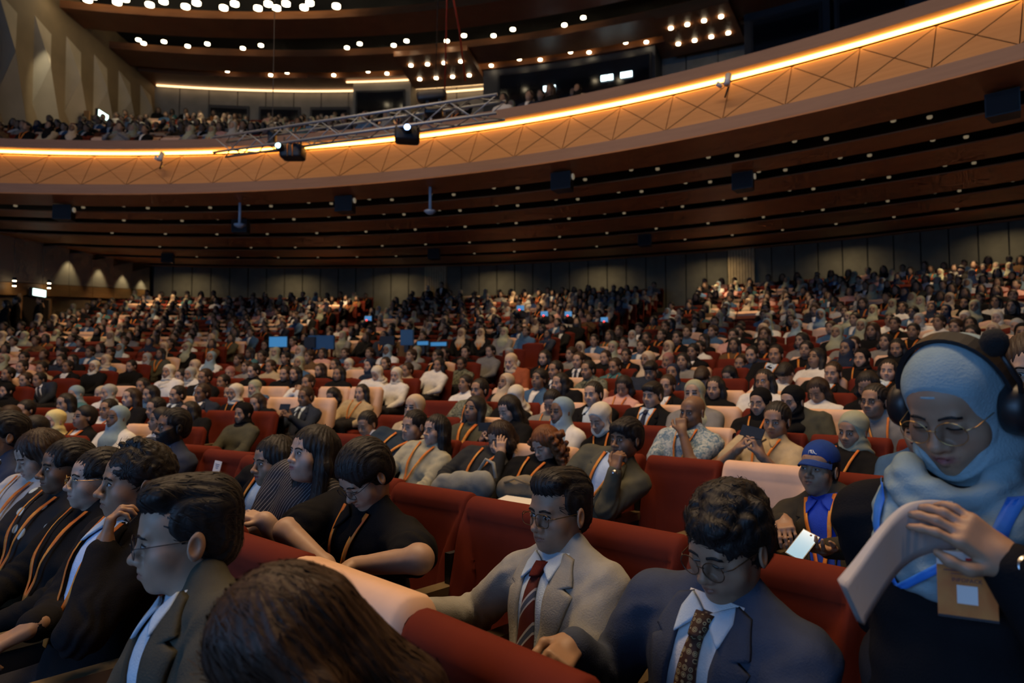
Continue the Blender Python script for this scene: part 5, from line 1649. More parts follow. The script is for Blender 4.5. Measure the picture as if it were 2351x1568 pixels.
def var_mesh(v):
    V, F, I, ph = v
    used = sorted(set(I.tolist())); mp = {u: k for k, u in enumerate(used)}
    return mesh_np('audience_member', V, F, [PAL[u] for u in used], [mp[i] for i in I], True)
VM1 = [var_mesh(v) for v in VAR1]
def figM(q, r):
    ln = r.uniform(4, 16) * D2R; sc = r.uniform(.92, 1.03)
    return Matrix.Translation(Vector(pol(q['R'] - .29, q['az'], q['z']))) @ Matrix.Rotation(q['rz'] + r.uniform(-.35, .12), 4, 'Z') @ Matrix.Translation((r.uniform(-.05, .05), r.uniform(-.02, .08), .45)) @ Matrix.Rotation(r.uniform(-.06, .06), 4, 'Y') @ Matrix.Rotation(ln, 4, 'X') @ Matrix.Scale(sc, 4)
n_people = len([o for o in bpy.data.objects if o.name.startswith('person')])
stuff = []
cnt = n_people
MAXP = 298
ROWN = ['row %d' % i for i in range(30)]
for q in SEATS:
    if q['person'] or q['empty']: continue
    if q['row'] <= 1 and q['blk'] == 2: continue
    r = random.Random(q['row'] * 977 + q['s'] * 31 + q['blk'] * 7)
    vi = r.randrange(NVAR)
    q['person'] = True
    if cnt < MAXP:
        o = link('person', VM1[vi]); o.matrix_basis = figM(q, r); cnt += 1
        blkn = {-1: 'side wall block', 0: 'block beside the side wall block', 1: 'middle block', 2: 'block before the standing woman'}[q['blk']]
        tag(o, 'person with %s, %s row, %s seat of %s' % (VAR1[vi][3].replace(' with orange lanyard', ''), ordn(q['row']), ordn(q['s']), {-1: 'wall block', 0: 'far block', 1: 'middle block', 2: 'near block'}[q['blk']]), 'person', 'people seated in the distance')
    else: stuff.append((figM(q, r), vi))
# the seated crowd of the upper tier
USEATS = []
for i in range(NU):
    R = ru(i)
    a = -12.0
    while a < 52:
        p = pol(R, a, zu(i)); pr = proj((p[0], p[1], p[2] + 1.1))
        if p[0] > XL + 1.0 and pr and -60 < pr[0] < 2000: USEATS.append((R, a, zu(i), pr))
        a += .56 / R / D2R
for (R, a, z, pr) in USEATS:
    r = random.Random(int(R * 100) * 1000 + int(a * 50))
    if r.random() < .62 and (pr[0] < 1000 or (pr[0] < 1330 and R < ru(3))):
        q = dict(R=R, az=a, z=z, rz=PI - a * D2R)
        stuff.append((figM(q, r), r.randrange(NVAR)))
def merge(items, variants, name, pals):
    Vs = []; Fs = []; Is = []; b = 0
    for M, vi in items:
        V, F, I = variants[vi][:3]
        A = np.array(M)
        Vs.append(V @ A[:3, :3].T + A[:3, 3]); Fs.append(F + b); Is.append(I); b += len(V)
    return mesh_np(name, np.concatenate(Vs), np.concatenate(Fs), pals, np.concatenate(Is), True)
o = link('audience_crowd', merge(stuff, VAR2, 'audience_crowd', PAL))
tag(o, 'dense seated crowd filling the rear rows and the upper tier', 'crowd', kind='stuff')

# ------------------------------------------------------------------ seats
seat_items = []
nst = 0
def seat_name(q):
    b = {-1: 'wall block', 0: 'far block', 1: 'middle block', 2: 'near block'}[q['blk']]
    c = 'red theatre seat with beige headrest cover' if q['beige'] else 'plain red theatre seat'
    st = 'occupied' if q['person'] else 'empty'
    return '%s %s, %s row, %s seat of %s' % (st, c, ordn(q['row']), ordn(q['s']), b)
order = sorted(SEATS, key=lambda q: q['d'])
for q in order:
    if nst < 298:
        lv = 0 if q['d'] < 6.2 else (1 if q['d'] < 11 else 2)
        S = SEATM[lv]
        r_ = empty('theatre_seat', q['loc'], q['rz'])
        tag(r_, seat_name(q), 'seat', 'red theatre seats in curved rows')
        for k in ('backrest', 'seat_cushion', 'armrest', 'side_panel'): link(k, S[k], r_)
        if q['beige']: link('headrest_cover', S['headrest_cover'], r_)
        q['root'] = r_
        nst += 1
    else: seat_items.append((Matrix.Translation(Vector(q['loc'])) @ Matrix.Rotation(q['rz'], 4, 'Z'), 1 if q['beige'] else 0))
for (R, a, z, pr) in USEATS:
    seat_items.append((Matrix.Translation(Vector(pol(R, a, z))) @ Matrix.Rotation(PI - a * D2R, 4, 'Z'), 1 if random.Random(int(R*10)*99 + int(a*40)).random() < .35 else 0))
def low_seat(beige):
    b = MB()
    P = [(-.25, .13, .25), (.25, .13, .25), (.25, .04, .92), (-.25, .04, .92), (-.25, -.06, 1.0), (.25, -.06, 1.0), (.25, -.10, .9), (-.25, -.10, .9), (-.25, .03, .25), (.25, .03, .25)]
    b.add(P, [(0, 1, 2, 3), (8, 0, 3, 7), (1, 9, 6, 2), (6, 9, 8, 7)], 0); b.add(P, [(3, 2, 5, 4), (4, 5, 6, 7), (3, 4, 7, 7)[:3], (2, 6, 5)], 1 if beige else 0)
    if beige: b.add([(-.256, .075, .68), (.256, .075, .68), (.256, .05, .93), (-.256, .05, .93)], [(0, 1, 2, 3)], 1)
    b.box((0, .38, .38), (.47, .46, .12), 0); b.box((.267, .28, .62), (.06, .5, .04), 2); b.box((.267, .28, .3), (.05, .48, .6), 2)
    return b
LS = []
for bg in (0, 1):
    b = low_seat(bg); V = np.array(b.V); F = [f if len(f) == 4 else (f[0], f[1], f[2], f[2]) for f in b.F]
    T = [];
    Fq = []; Iq = []
    for f, i in zip(b.F, b.I):
        if len(f) == 4: Fq += [(f[0], f[1], f[2]), (f[0], f[2], f[3])]; Iq += [i, i]
        else: Fq.append(f); Iq.append(i)
    LS.append((V, np.array(Fq), np.array(Iq)))
me = merge(seat_items, LS, 'seat_rows', [M_RED, M_BEIGE, M_PANEL]); me.polygons.foreach_set('use_smooth', np.zeros(len(me.polygons), bool))
o = link('distant_seat_rows', me); tag(o, 'rows of red and beige covered seats at the rear and upstairs', 'seats', kind='stuff')
# ------------------------------------------------------------------ the standing person with headset, and the things people hold
M_HEADSET = mat('headset_black', (.012, .012, .014), .4)
M_PAPER = mat('paper_sheet', (.62, .58, .55), .7)
M_TXTW = mat('print_white', (.8, .8, .8), .5); M_TXTK = mat('print_dark', (.10, .04, .05), .6); M_TXTR = mat('print_red', (.55, .03, .03), .5)
def text(body, size, M, m, parent=None, name='lettering', align='CENTER'):
    c = bpy.data.curves.new(name, 'FONT'); c.body = body; c.size = size; c.align_x = align; c.align_y = 'CENTER'; c.extrude = .0006; c.resolution_u = 2
    c.materials.append(m)
    t_ = bpy.data.objects.new(name, c); COL.objects.link(t_)
    me = bpy.data.meshes.new_from_object(t_.evaluated_get(bpy.context.evaluated_depsgraph_get()))
    bpy.data.objects.remove(t_)
    if not me.materials: me.materials.append(m)
    o = bpy.data.objects.new(name, me); COL.objects.link(o)
    if parent is not None: o.parent = parent
    o.matrix_basis = M
    return o
def frame(o, x, y, z): return Matrix(((x[0], y[0], z[0], o[0]), (x[1], y[1], z[1], o[1]), (x[2], y[2], z[2], o[2]), (0, 0, 0, 1)))

SCARF = cloth('scarf_steel_blue', (.26, .36, .40), vary=.08, bump=.2)
wf = Vector((-.80, -.60, 0))
wy = math.atan2(-wf.x, wf.y)
HW = pix(2198, 932, 1.34)
W = dict(base=(HW.x + .02, HW.y + .04, .12), rz=wy, stand=1, head=HW, fem=1, res=(.0026, .0085, .004), skin='tan', tone=1.12, face=dict(fw=1.02, chub=.35, lips=1.25, nose=.92), hair='hijab', scarf=SCARF, hchest=False, look=(-6, 26, 0), top='jacket', tm=cloth('suit_black', (.009, .009, .011)), sm=SCARF, vw=.0, vee=0, vbot=.46, vtop=.06, lapel=0, closed=.85, g=1.02, sc=.97, hs=.98, hd=.705,
     lip=(.30, .10, .10), glasses=('round', M_GOLD, .0265, .0008), brow=.8,
     armL=dict(wp=pix(2312, 1290, 1.10), dw=pix(2200, 1205, 1.12) - pix(2312, 1290, 1.10), nw=(-.25, .9, -.3), curl=(.25, .4, .3), thumb=.5, spread=.10, hint=(-.6, -.3, -1)), armR=dict(wp=pix(2100, 1440, 1.34), hint=(.25, -.7, -1)),
     label='standing person in steel blue headscarf, headset and black blazer, reading a paper')
person(W)
WR, WMT, WMH = W['root'], W['MT'], W['MH']
# wrapped folds of the scarf round the neck
F = Field((-.24, -.22, .26), (.24, .24, .70), .006)
for (z, rx, ry, dip, r_, ph) in ((.585, .080, .080, .040, .025, .0), (.555, .096, .092, .060, .027, .3), (.525, .112, .104, .075, .029, -.2), (.498, .124, .110, .090, .027, .15), (.478, .130, .110, .105, .022, -.1)):
    pts = []
    for i in range(25):
        a = 2 * PI * i / 24; fr = (1 + math.cos(a + ph)) / 2
        pts.append((math.sin(a) * rx, math.cos(a) * ry + .005 + .03 * fr, z - dip * fr ** 2.2 + .015 * math.sin(a * 2 + ph)))
    F.chain(pts, [r_ * (1 + .15 * math.sin(i * .9 + z * 40)) for i in range(25)], .012)
F.ell((0, .02, .48), (.09, .085, .06), .03)
V, Fc = F.mesh(1)
N = vnormals(V, Fc); V = V + N * (vnoise(V, 22) * .004 + np.sin(V[:, 2] * 190 + V[:, 0] * 60) * .0012)[:, None]
sf = mobj('scarf_wrap', V, Fc, SCARF, WR, WMT); hmS = F.hmap()
# smooth under-cap edge on the forehead
b = MB(); pts = []
for i in range(25):
    a = (-88 + 176 * i / 24) * D2R
    pts.append((math.sin(a) * .0665, .005 + math.cos(a) * .082, .058 + .016 * math.cos(a) - .012))
b.tube(pts, [.0045] * 25, 8); b.build('cap_edge', SCARF, WR, WMH, smooth=True)
# headset
b = MB()
pts = []; n = 28
for i in range(n + 1):
    a = (-100 + 200 * i / n) * D2R
    pts.append((math.sin(a) * .106, -.012, .020 + math.cos(a) * .126))
V = []; Fc = []
for i, p in enumerate(pts):
    nx, nz = math.sin((-100 + 200 * i / n) * D2R), math.cos((-100 + 200 * i / n) * D2R)
    for (dy, dr) in ((-.017, -.005), (.017, -.005), (.019, .004), (-.019, .004)): V.append((p[0] + nx * dr, p[1] + dy, p[2] + nz * dr))
for i in range(n):
    for k in range(4): Fc.append((i*4+k, i*4+(k+1) % 4, (i+1)*4+(k+1) % 4, (i+1)*4+k))
Fc += [(0, 1, 2, 3), (n*4+3, n*4+2, n*4+1, n*4)]
b.add(V, Fc)
hb = b.build('headset', M_HEADSET, None, WR.matrix_basis @ WMH)
hb.matrix_basis = W['RM'] @ WMH
tag(hb, 'black over-ear headset with raised foam microphone worn over the blue headscarf', 'headset')
for s in (-1, 1):
    MM = Matrix.Translation((s * .092, -.010, -.006)) @ Matrix.Rotation(s * PI / 2, 4, 'Y')
    b = MB(); b.lathe([(.0, -.012), (.030, -.012), (.047, -.006), (.050, .006), (.050, .020), (.044, .034), (.030, .040), (.0, .042)], 24, M=MM)
    b.build('ear_cup', M_HEADSET, hb, smooth=True)
b = MB(); b.tube([(-.115, .0, .0), (-.125, .01, .06), (-.112, .02, .125)], .005, 8); b.build('boom', M_HEADSET, hb, smooth=True)
b = MB(); b.lathe([(0, -.026), (.014, -.022), (.022, -.008), (.023, .008), (.015, .022), (0, .026)], 14, M=Matrix.Translation((-.108, .024, .145)))
b.build('microphone_foam', mat('foam_black', (.008, .008, .009), .95, bump=(300, .5)), hb, smooth=True)
# blue lanyard with lettering
lan = None
pL = (W['RM'] @ WMT).inverted() @ pix(2222, 1275, 1.19)
for s, xs in ((-1, [(-.115, .55), (-.100, .44), (-.052, .36), (pL.x - .006, pL.z)]), (1, [(.115, .55), (.100, .44), (.052, .36), (pL.x + .006, pL.z)])):
    hmc = lambda x, z: np.maximum(hmS(x, z), W['hmT'](x, z))
    L = [(x - .012, z) for x, z in xs]; R = [(x + .012, z) for x, z in xs]
    o = mobj('lanyard', *drape(hmc, L, R, 3, 20, .010, .002), M_LANYB, WR if lan is None else lan, WMT if lan is None else None)
    lan = lan or o
    p0, p1 = Vector((xs[1][0], 0, xs[1][1])), Vector((xs[2][0], 0, xs[2][1]))
    for t in (.35,):
        x_, z_ = p0.x + (p1.x - p0.x) * t, p0.z + (p1.z - p0.z) * t
        y_ = float(hmc(np.array([x_]), np.array([z_]))[0]) + .0135
        d = (Vector((p1.x, float(hmc(np.array([p1.x]), np.array([p1.z]))[0]), p1.z)) - Vector((p0.x, float(hmc(np.array([p0.x]), np.array([p0.z]))[0]), p0.z))).normalized()
        if s > 0: pass
        nrm = Vector((0, 1, .1)); xx = d; yy = nrm.cross(xx).normalized(); zz = xx.cross(yy)
        text('moomoo', .021, frame((x_, y_, z_), xx, yy, zz), M_TXTW, lan)
# badge hanging from the lanyard (its printed code is left out)
bc = pix(2220, 1345, 1.17); bn = Vector((-.42, -.90, .10)).normalized(); bu = Vector((.04, .06, 1)).normalized(); bx = bu.cross(bn).normalized(); bu = bn.cross(bx)
BM = W['RM'].inverted() @ frame(bc, bx, bu, bn) @ Matrix.Scale(.84, 4)
b = MB(); b.box((0, 0, 0), (.104, .132, .002)); bd = b.build('badge', M_BADGE, WR, BM)
MB().box((0, .052, .0014), (.104, .028, .001)).build('badge_header', M_WHITE, bd)
MB().box((0, -.018, .0014), (.036, .036, .001)).build('badge_patch', M_WHITE, bd)
MB().box((0, -.0635, .0014), (.104, .005, .001)).build('badge_footer', mat('badge_dark', (.02, .015, .02), .5), bd)
text('INFOPACK', .011, Matrix.Translation((0, .010, .002)), M_TXTK, bd)
for k, (yy_, wd_) in enumerate(((.028, .080), (.022, .055))): MB().box((0, yy_, .0014), (wd_, .0022 if k == 0 else .0012, .001)).build('print_line', M_TXTK, bd)
for k, (xx_, wd_) in enumerate(((-.030, .030), (.008, .018), (.036, .024))): MB().box((xx_, .052, .0021), (wd_, .006, .0006)).build('print_mark', M_TXTK if k == 0 else M_TXTR, bd)
MB().tube([(0, .066, 0), (0, .080, 0)], .004, 8).build('clip', M_SILV, bd)
# sheaf of paper bent over the hand
def paper(off):
    up = [(2188, 1152, 1.187), (2130, 1148, 1.179), (2082, 1158, 1.162), (2048, 1190, 1.137), (2015, 1232, 1.104), (1975, 1290, 1.071), (1938, 1338, 1.037)]
    dn = [(2196, 1262, 1.204), (2150, 1266, 1.195), (2105, 1280, 1.170), (2070, 1306, 1.145), (2042, 1340, 1.112), (2010, 1390, 1.079), (1984, 1436, 1.046)]
    V = []; F = []; nu, nv = 24, 6
    U = np.array([tuple(pix(*p)) for p in up]); Dn = np.array([tuple(pix(*p)) for p in dn])
    t = np.linspace(0, 1, nu + 1); s0 = np.linspace(0, 1, len(up))
    def sm(A): return np.stack([np.interp(t, s0, A[:, i]) for i in range(3)], 1)
    a, c = sm(U), sm(Dn)
    for _ in range(3):
        a[1:-1] = a[1:-1]*.5 + .25*(a[:-2] + a[2:]); c[1:-1] = c[1:-1]*.5 + .25*(c[:-2] + c[2:])
    fan = np.linspace(.15, 1, nu + 1)[:, None] * np.array([-.6, .5, .25]) * off
    for th in (0, .0008):
        for j in range(nv + 1):
            q = j / nv
            V.append(a * (1 - q) + c * q + fan + np.array([.3, .9, 0]) * th)
    V = np.concatenate(V); n = nu + 1; lay = (nv + 1) * n
    for j in range(nv):
        for i in range(nu):
            F.append((j*n+i, j*n+i+1, (j+1)*n+i+1, (j+1)*n+i)); F.append((lay+j*n+i, lay+(j+1)*n+i, lay+(j+1)*n+i+1, lay+j*n+i+1))
    for i in range(nu):
        F.append((i, lay+i, lay+i+1, i+1)); F.append((nv*n+i, nv*n+i+1, lay+nv*n+i+1, lay+nv*n+i))
    return V, np.array(F)
pr = mobj('paper_sheaf', *paper(0), M_PAPER, None); tag(pr, 'curled sheaf of white paper held by the standing person', 'paper')
for k in (1, 2, 3): mobj('sheet', *paper(.004 * k), M_PAPER, pr)
# a head of another person behind the standing one
person(dict(base=pol(14.3, 50.6, .12), rz=PI - 48 * D2R, stand=1, head=pix(2372, 862, 2.15), res=(.006, .016, .008), skin='light', hair='short', hairc='dbrown', vol=1.4, look=(10, 0, 0), top='suit', tm=BLK, label='person cut off by the picture edge behind the standing headset wearer'))

# ------------------------------------------------------------------ cap, phone, bags
CAPB = cloth('cap_blue', (.02, .055, .24))
HR = hat['root']
F = Field((-.13, -.15, -.06), (.13, .23, .16), .005)
F.ell((0, -.016, .036), (.090, .112, .098), .01)
F.box((0, 0, -.13), (.2, .25, .135), .01, ((1, 0, 0), (0, 1, -.12), (0, .12, 1)), .006, op='s')
F.ell((0, -.02, .02), (.080, .101, .082), .004, op='s')
V, Fc = F.mesh(1)
cap_o = mobj('baseball_cap', V, Fc, CAPB, None); cap_o.matrix_basis = hat['RM'] @ hat['MH'] @ Matrix.Translation((0, -.004, .024)) @ Matrix.Scale(.95, 4)
tag(cap_o, 'blue baseball cap with small white mark on the seated person', 'cap')
Vb = []; Fb = []
for i in range(13):
    a = (-72 + 144 * i / 12) * D2R
    for t in range(6):
        r_ = t / 5; ex = math.cos(a) * .075 * r_
        for dz in (0, .004): Vb.append((math.sin(a) * (.082 + .010 * r_), math.cos(a) * .088 - .012 + ex, .026 - .030 * r_ * r_ - .018 * math.sin(a) ** 2 + dz))
for i in range(12):
    for t in range(5):
        p = (i * 6 + t) * 2; q_ = ((i + 1) * 6 + t) * 2
        Fb.append((p, p + 2, q_ + 2, q_)); Fb.append((p + 1, q_ + 1, q_ + 3, p + 3))
mobj('brim', np.array(Vb), np.array(Fb), CAPB, cap_o)
b = MB()
b.tube([(.012, .093, .052), (.004, .098, .070), (-.002, .095, .074), (-.004, .098, .058), (-.014, .094, .056), (-.012, .095, .074), (-.020, .092, .058), (-.030, .088, .054)], .0032, 6)
b.build('white_mark', M_TXTW, cap_o, smooth=True)
lp = pix(1838, 1266, 2.92)
pn_ = Vector((-.25, -.62, .74)).normalized(); pz_ = Vector((.80, .45, .65)); pz_ = (pz_ - pn_ * pz_.dot(pn_)).normalized()
M = frame(lp + Vector((0, -.02, .03)), pn_.cross(pz_), pn_, pz_)
o = add_phone(M, 'phone with lit pale blue screen in the lap of the cap wearer')
_sc2 = MB().box((0, .0052, 0), (.068, .001, .142)).mesh('screen', [mat('phone_screen_lit', (.2, .3, .35), .1, emit=(.45, .78, 1.0), es=.55)])
for c in list(o.children): c.data = _sc2

def bagshape(pts_r, k=.03, h=.012, box=None):
    lo = [min(p[0][i] - p[1] for p in pts_r) - .05 for i in range(3)]; hi = [max(p[0][i] + p[1] for p in pts_r) + .05 for i in range(3)]
    F = Field(lo, hi, h)
    for p, r_ in pts_r: F.ell(p, (r_, r_ * .6, r_), k)
    V, Fc = F.mesh(1); N = vnormals(V, Fc)
    return V + N * (vnoise(V, 9) * .014 + vnoise(V, 22) * .006)[:, None], Fc
gb = cloth('bag_grey', (.26, .27, .25))
V, Fc = bagshape([((-.13, 0, .10), .09), ((0, 0, .11), .11), ((.13, 0, .12), .10), ((.18, 0, .16), .06), ((-.2, 0, .08), .05)])
bg = mobj('tote_bag', V, Fc, gb, None); bp_ = pix(1062, 1120, 4.45); bg.matrix_basis = Matrix.Translation(bp_ - Vector((0, 0, .10))) @ Matrix.Rotation(-.5, 4, 'Z')
tag(bg, 'slouchy grey fabric tote bag lying in front of the hand-on-face person', 'bag')
b = MB(); b.tube([(.10, .02, .20), (.16, .03, .29), (.22, .02, .27), (.25, 0, .18)], .012, 8); b.build('handle', gb, bg, smooth=True)
V, Fc = bagshape([((-.08, 0, .07), .09), ((.05, 0, .08), .09), ((.10, 0, .06), .07)])
bg = mobj('shoulder_bag', V, Fc, cloth('bag_taupe', (.22, .19, .14)), None); bg.matrix_basis = Matrix.Translation(pix(1192, 1122, 4.3) - Vector((0, 0, .08))) @ Matrix.Rotation(-.5, 4, 'Z')
tag(bg, 'small taupe bag on the lap of the curly haired person', 'bag')
b = MB(); b.tube([(-.08, -.05, .12), (0, -.06, .15), (.1, -.05, .12)], .008, 6); b.build('strap', cloth('bag_taupe', (.22, .19, .14)), bg, smooth=True)
b = MB(); b.box((0, 0, 0), (.30, .22, .006)); pp = b.build('document', M_WHITE, None, Matrix.Translation(pix(1180, 1156, 4.1)) @ Matrix.Rotation(-.7, 4, 'Z') @ Matrix.Rotation(.15, 4, 'X'))
tag(pp, 'white document lying across the knees behind the grey suited person', 'paper')
# orange paper carrier standing on the aisle floor
OR = blotch_mat('carrier_orange', [(.3, (.70, .17, .02)), (.55, (.85, .33, .05)), (.7, (.9, .5, .15))], 5)
cb = pix(2010, 1505, 3.15); cb.z = .12
cM = Matrix.Translation(cb) @ Matrix.Rotation(-.25, 4, 'Z')
b = MB(); P = []
for z, sx, sy in ((0, .17, .06), (.18, .165, .055), (.34, .16, .045)): P += [(-sx, -sy, z), (sx, -sy, z), (sx, sy, z), (-sx, sy, z)]
b.add(P, [(i*4+k, i*4+(k+1) % 4, (i+1)*4+(k+1) % 4, (i+1)*4+k) for i in range(2) for k in range(4)] + [(3, 2, 1, 0)])
cr = b.build('paper_carrier', OR, None, cM); tag(cr, 'orange paper carrier bag with white lettering on the aisle floor', 'bag')
for y in (-.045, .045):
    b = MB(); b.tube([(-.06, y, .33), (-.055, y, .43), (0, y, .46), (.055, y, .43), (.06, y, .33)], .006, 6); b.build('handle', cloth('handle_orange', (.75, .20, .04)), cr, smooth=True)
text('moomoo', .055, Matrix.Translation((.02, -.0625, .06)) @ Matrix.Rotation(PI/2, 4, 'X'), M_TXTW, cr)
for k in range(3): MB().box((.03, -.0605, .20 - .025 * k), (.13 - .02 * k, .002, .008)).build('print_line', M_TXTW, cr)
b = MB(); b.tube([(-.085 + .022*math.cos(q), -.0625, .20 + .022*math.sin(q)) for q in [2*PI*i/14 for i in range(15)]], .004, 6, caps=False); b.build('round_emblem', mat('emblem_navy', (.05, .04, .09), .5), cr, smooth=True)
# white seat labels
for s in (6, 7):
    q = SEAT(1, s)
    if q is None or q.get('root') is None: continue
    b = MB(); b.box((0, 0, 0), (.075, .004, .105)); o = b.build('seat_label', M_WHITE, None, Matrix.Translation(Vector(q['loc'])) @ Matrix.Rotation(q['rz'], 4, 'Z') @ Matrix.Translation((.0, .062, .885)) @ Matrix.Rotation(.21, 4, 'X') @ Matrix.Rotation(.08 * (-1) ** s, 4, 'Y'))
    tag(o, ['white paper label on the red seat next to the earring wearer', 'white paper label on the red seat by the bearded person'][s - 6], 'label', 'paper labels on empty seats')
    for k in range(3): MB().box((0, .0026, .03 - .012 * k), (.045 - .01 * k, .001, .003)).build('print_line', M_TXTK, o)
# print on the black polo
for k, (x_, z_, wd_, hh_, mm) in enumerate(((-.085, .345, .022, .020, M_TXTR), (-.085, .318, .055, .012, M_TXTR), (-.080, .302, .050, .006, M_TXTW))):
    y_ = float(b3['hmT'](np.array([x_]), np.array([z_]))[0])
    mobj('chest_print', *drape(b3['hmT'], [(x_ - wd_/2, z_ + hh_/2), (x_ - wd_/2, z_ - hh_/2)], [(x_ + wd_/2, z_ + hh_/2), (x_ + wd_/2, z_ - hh_/2)], 4, 2, .0075, .002), mm, b3['to'])
# watch on the fist-to-mouth person and bands on wrists
def wristband(P, side, m, face=None, rr=.034):
    for (sh, el, wr, s) in P['arms']:
        if s == side:
            d = (wr - el).normalized(); c = wr - d * .012
            b = MB(); b.lathe([(rr, -.007), (rr + .003, -.007), (rr + .003, .007), (rr, .007)], 20, M=Matrix.Translation(c) @ d.to_track_quat('Z', 'Y').to_matrix().to_4x4())
            o = b.build('wristband' if face is None else 'watch', m, P['root'], P['MT'], smooth=True)
            if face is not None:
                nrm = Vector(face); nrm = (nrm - d * nrm.dot(d)).normalized()
                MM = Matrix.Translation(c + nrm * (rr + .001)) @ nrm.to_track_quat('Z', 'Y').to_matrix().to_4x4()
                b = MB(); b.lathe([(0, 0), (.019, 0), (.019, .006), (0, .007)], 18, M=MM); b.build('watch_face', M_SILV, o, smooth=True)
wristband(b0, 1, M_METB, (0, .3, 1))
for P_ in LOAD:
    if 'silver watch' in P_['label']: wristband(P_, -1, M_METB, (-.3, .6, .2))
    if 'pinstriped' in P_['label']: wristband(P_, -1, M_METB, None, .031)
    if 'arm across the chest' in P_['label']: wristband(P_, 1, M_METB, None, .031)
wristband(W, -1, M_METB, (0, .4, 1), .031)
# ------------------------------------------------------------------ rigging, speakers, cameras, signs and staff
M_ALU = mat('truss_aluminium', (.30, .34, .40), .5, metal=.5)
def truss():
    A_, B_ = pix(505, 338, 13.2), pix(1150, 246, 10.6)
    root = empty('lighting_truss', A_); tag(root, 'long aluminium box truss hung before the balcony front', 'truss')
    x = (B_ - A_); L = x.length; x.normalize(); y = Vector((0, 0, 1)).cross(x).normalized(); z = x.cross(y)
    M = frame((0, 0, 0), x, y, z); hw = .145
    for sy in (-1, 1):
        for sz in (-1, 1):
            MB().tube([(0, sy*hw, sz*hw), (L, sy*hw, sz*hw)], .025, 8).build('chord', M_ALU, root, M, smooth=True)
    n = int(L / .42); bars = {}
    for (ax, sg) in (('y', 1), ('y', -1), ('z', 1), ('z', -1)):
        for i in range(n):
            x0, x1 = L * i / n, L * (i + 1) / n; d = 1 if i % 2 else -1
            a, c = ((x0, sg*hw, -d*hw), (x1, sg*hw, d*hw)) if ax == 'y' else ((x0, -d*hw, sg*hw), (x1, d*hw, sg*hw))
            MB().tube([a, c], .011, 5).build('brace', M_ALU, root, M, smooth=True)
    return A_, B_
TA, TB_ = truss()
def projector(px, py, d, label, lens, rz=0.0):
    root = empty('projector', pix(px, py, d), rz); tag(root, label, 'projector', 'projectors under the truss')
    V, F = rbox((0, 0, 0), (.42, .34, .26), .3, 3); b = MB(); b.add(V, F); b.build('casing', M_METB, root, smooth=True)
    b = MB(); b.lathe([(.06, 0), (.075, .02), (.07, .10), (.055, .12)], 16, M=Matrix.Translation((lens[0], -.17, .03)) @ Matrix.Rotation(PI/2, 4, 'X')); lo = b.build('lens_barrel', M_METB, root, smooth=True)
    b = MB(); b.lathe([(0, 0), (.05, 0), (.05, .01), (0, .01)], 16, M=Matrix.Translation((lens[0], -.28, .03)) @ Matrix.Rotation(PI/2, 4, 'X')); b.build('lens_glass', mat(lens[1], (.5, .6, 1), .2, emit=lens[2], es=lens[3]), lo)
    for sx in (-.15, .15): MB().box((sx, 0, .20), (.03, .03, .16)).build('bracket', M_METB, root)
    return root
projector(672, 350, 12.4, 'black projector strapped under the truss, orange strap over its case', (-.17, 'projector_lens_small', (.5, .9, 1.0), 6))
for sx in (-.04, .05):
    b = MB(); b.tube([(sx, -.175, -.12), (sx, -.18, .08), (sx, -.10, .16), (sx, .1, .17)], .012, 6); b.build('strap', cloth('strap_orange', (.6, .22, .05)), bpy.data.objects['projector'], smooth=True)
projector(935, 310, 11.4, 'dark projector with shining blue-white lens under the truss', (0.0, 'projector_lens_blue', (.25, .45, 1.0), 22), .15)
# moving-head light on top of the truss, with cables
r = empty('moving_head_light', pix(996, 262, 11.2)); tag(r, 'black moving-head stage light standing on the truss', 'stage light')
V, F = rbox((0, 0, .30), (.50, .22, .17), .45, 3); b = MB(); b.add(V, F); b.build('lamp_head', M_METB, r, Matrix.Rotation(-.12, 4, 'Y'), smooth=True)
for s in (-1, 1): MB().box((s * .10, 0, .18), (.05, .12, .24)).build('yoke', M_METB, r)
V, F = rbox((0, 0, .03), (.30, .24, .12), .35, 3); b = MB(); b.add(V, F); b.build('base', M_METB, r, smooth=True)
r = empty('chain_motor', pix(625, 310, 12.6)); tag(r, 'black chain hoist gripping the truss over the balcony crowd', 'hoist')
V, F = rbox((0, 0, 0), (.14, .16, .42), .4, 2); b = MB(); b.add(V, F); b.build('casing', M_METB, r, smooth=True)
MB().tube([(0, 0, .2), (0, 0, 4.2)], .008, 5).build('chain', M_METB, r)
for k, (p0, p1, lab) in enumerate((((1000, 190, 11.2), (1003, -260, 9.6), 'dark thin cable rising from the moving-head light'), ((1021, 205, 11.2), (1023, -260, 9.6), 'thick red cable rising straight from the moving-head light'), ((1068, 185, 11.2), (1030, -60, 9.6), 'slanting red cable beside the straight red one'))):
    b = MB(); b.tube([pix(*p0), (pix(*p0) + pix(*p1)) / 2 + Vector((.03, 0, 0)), pix(*p1)], .013 if k else .007, 6)
    o = b.build('power_cable', cloth('cable_red', (.45, .06, .03)) if k else M_METB, None, smooth=True); tag(o, lab, 'cable', 'cables above the truss')
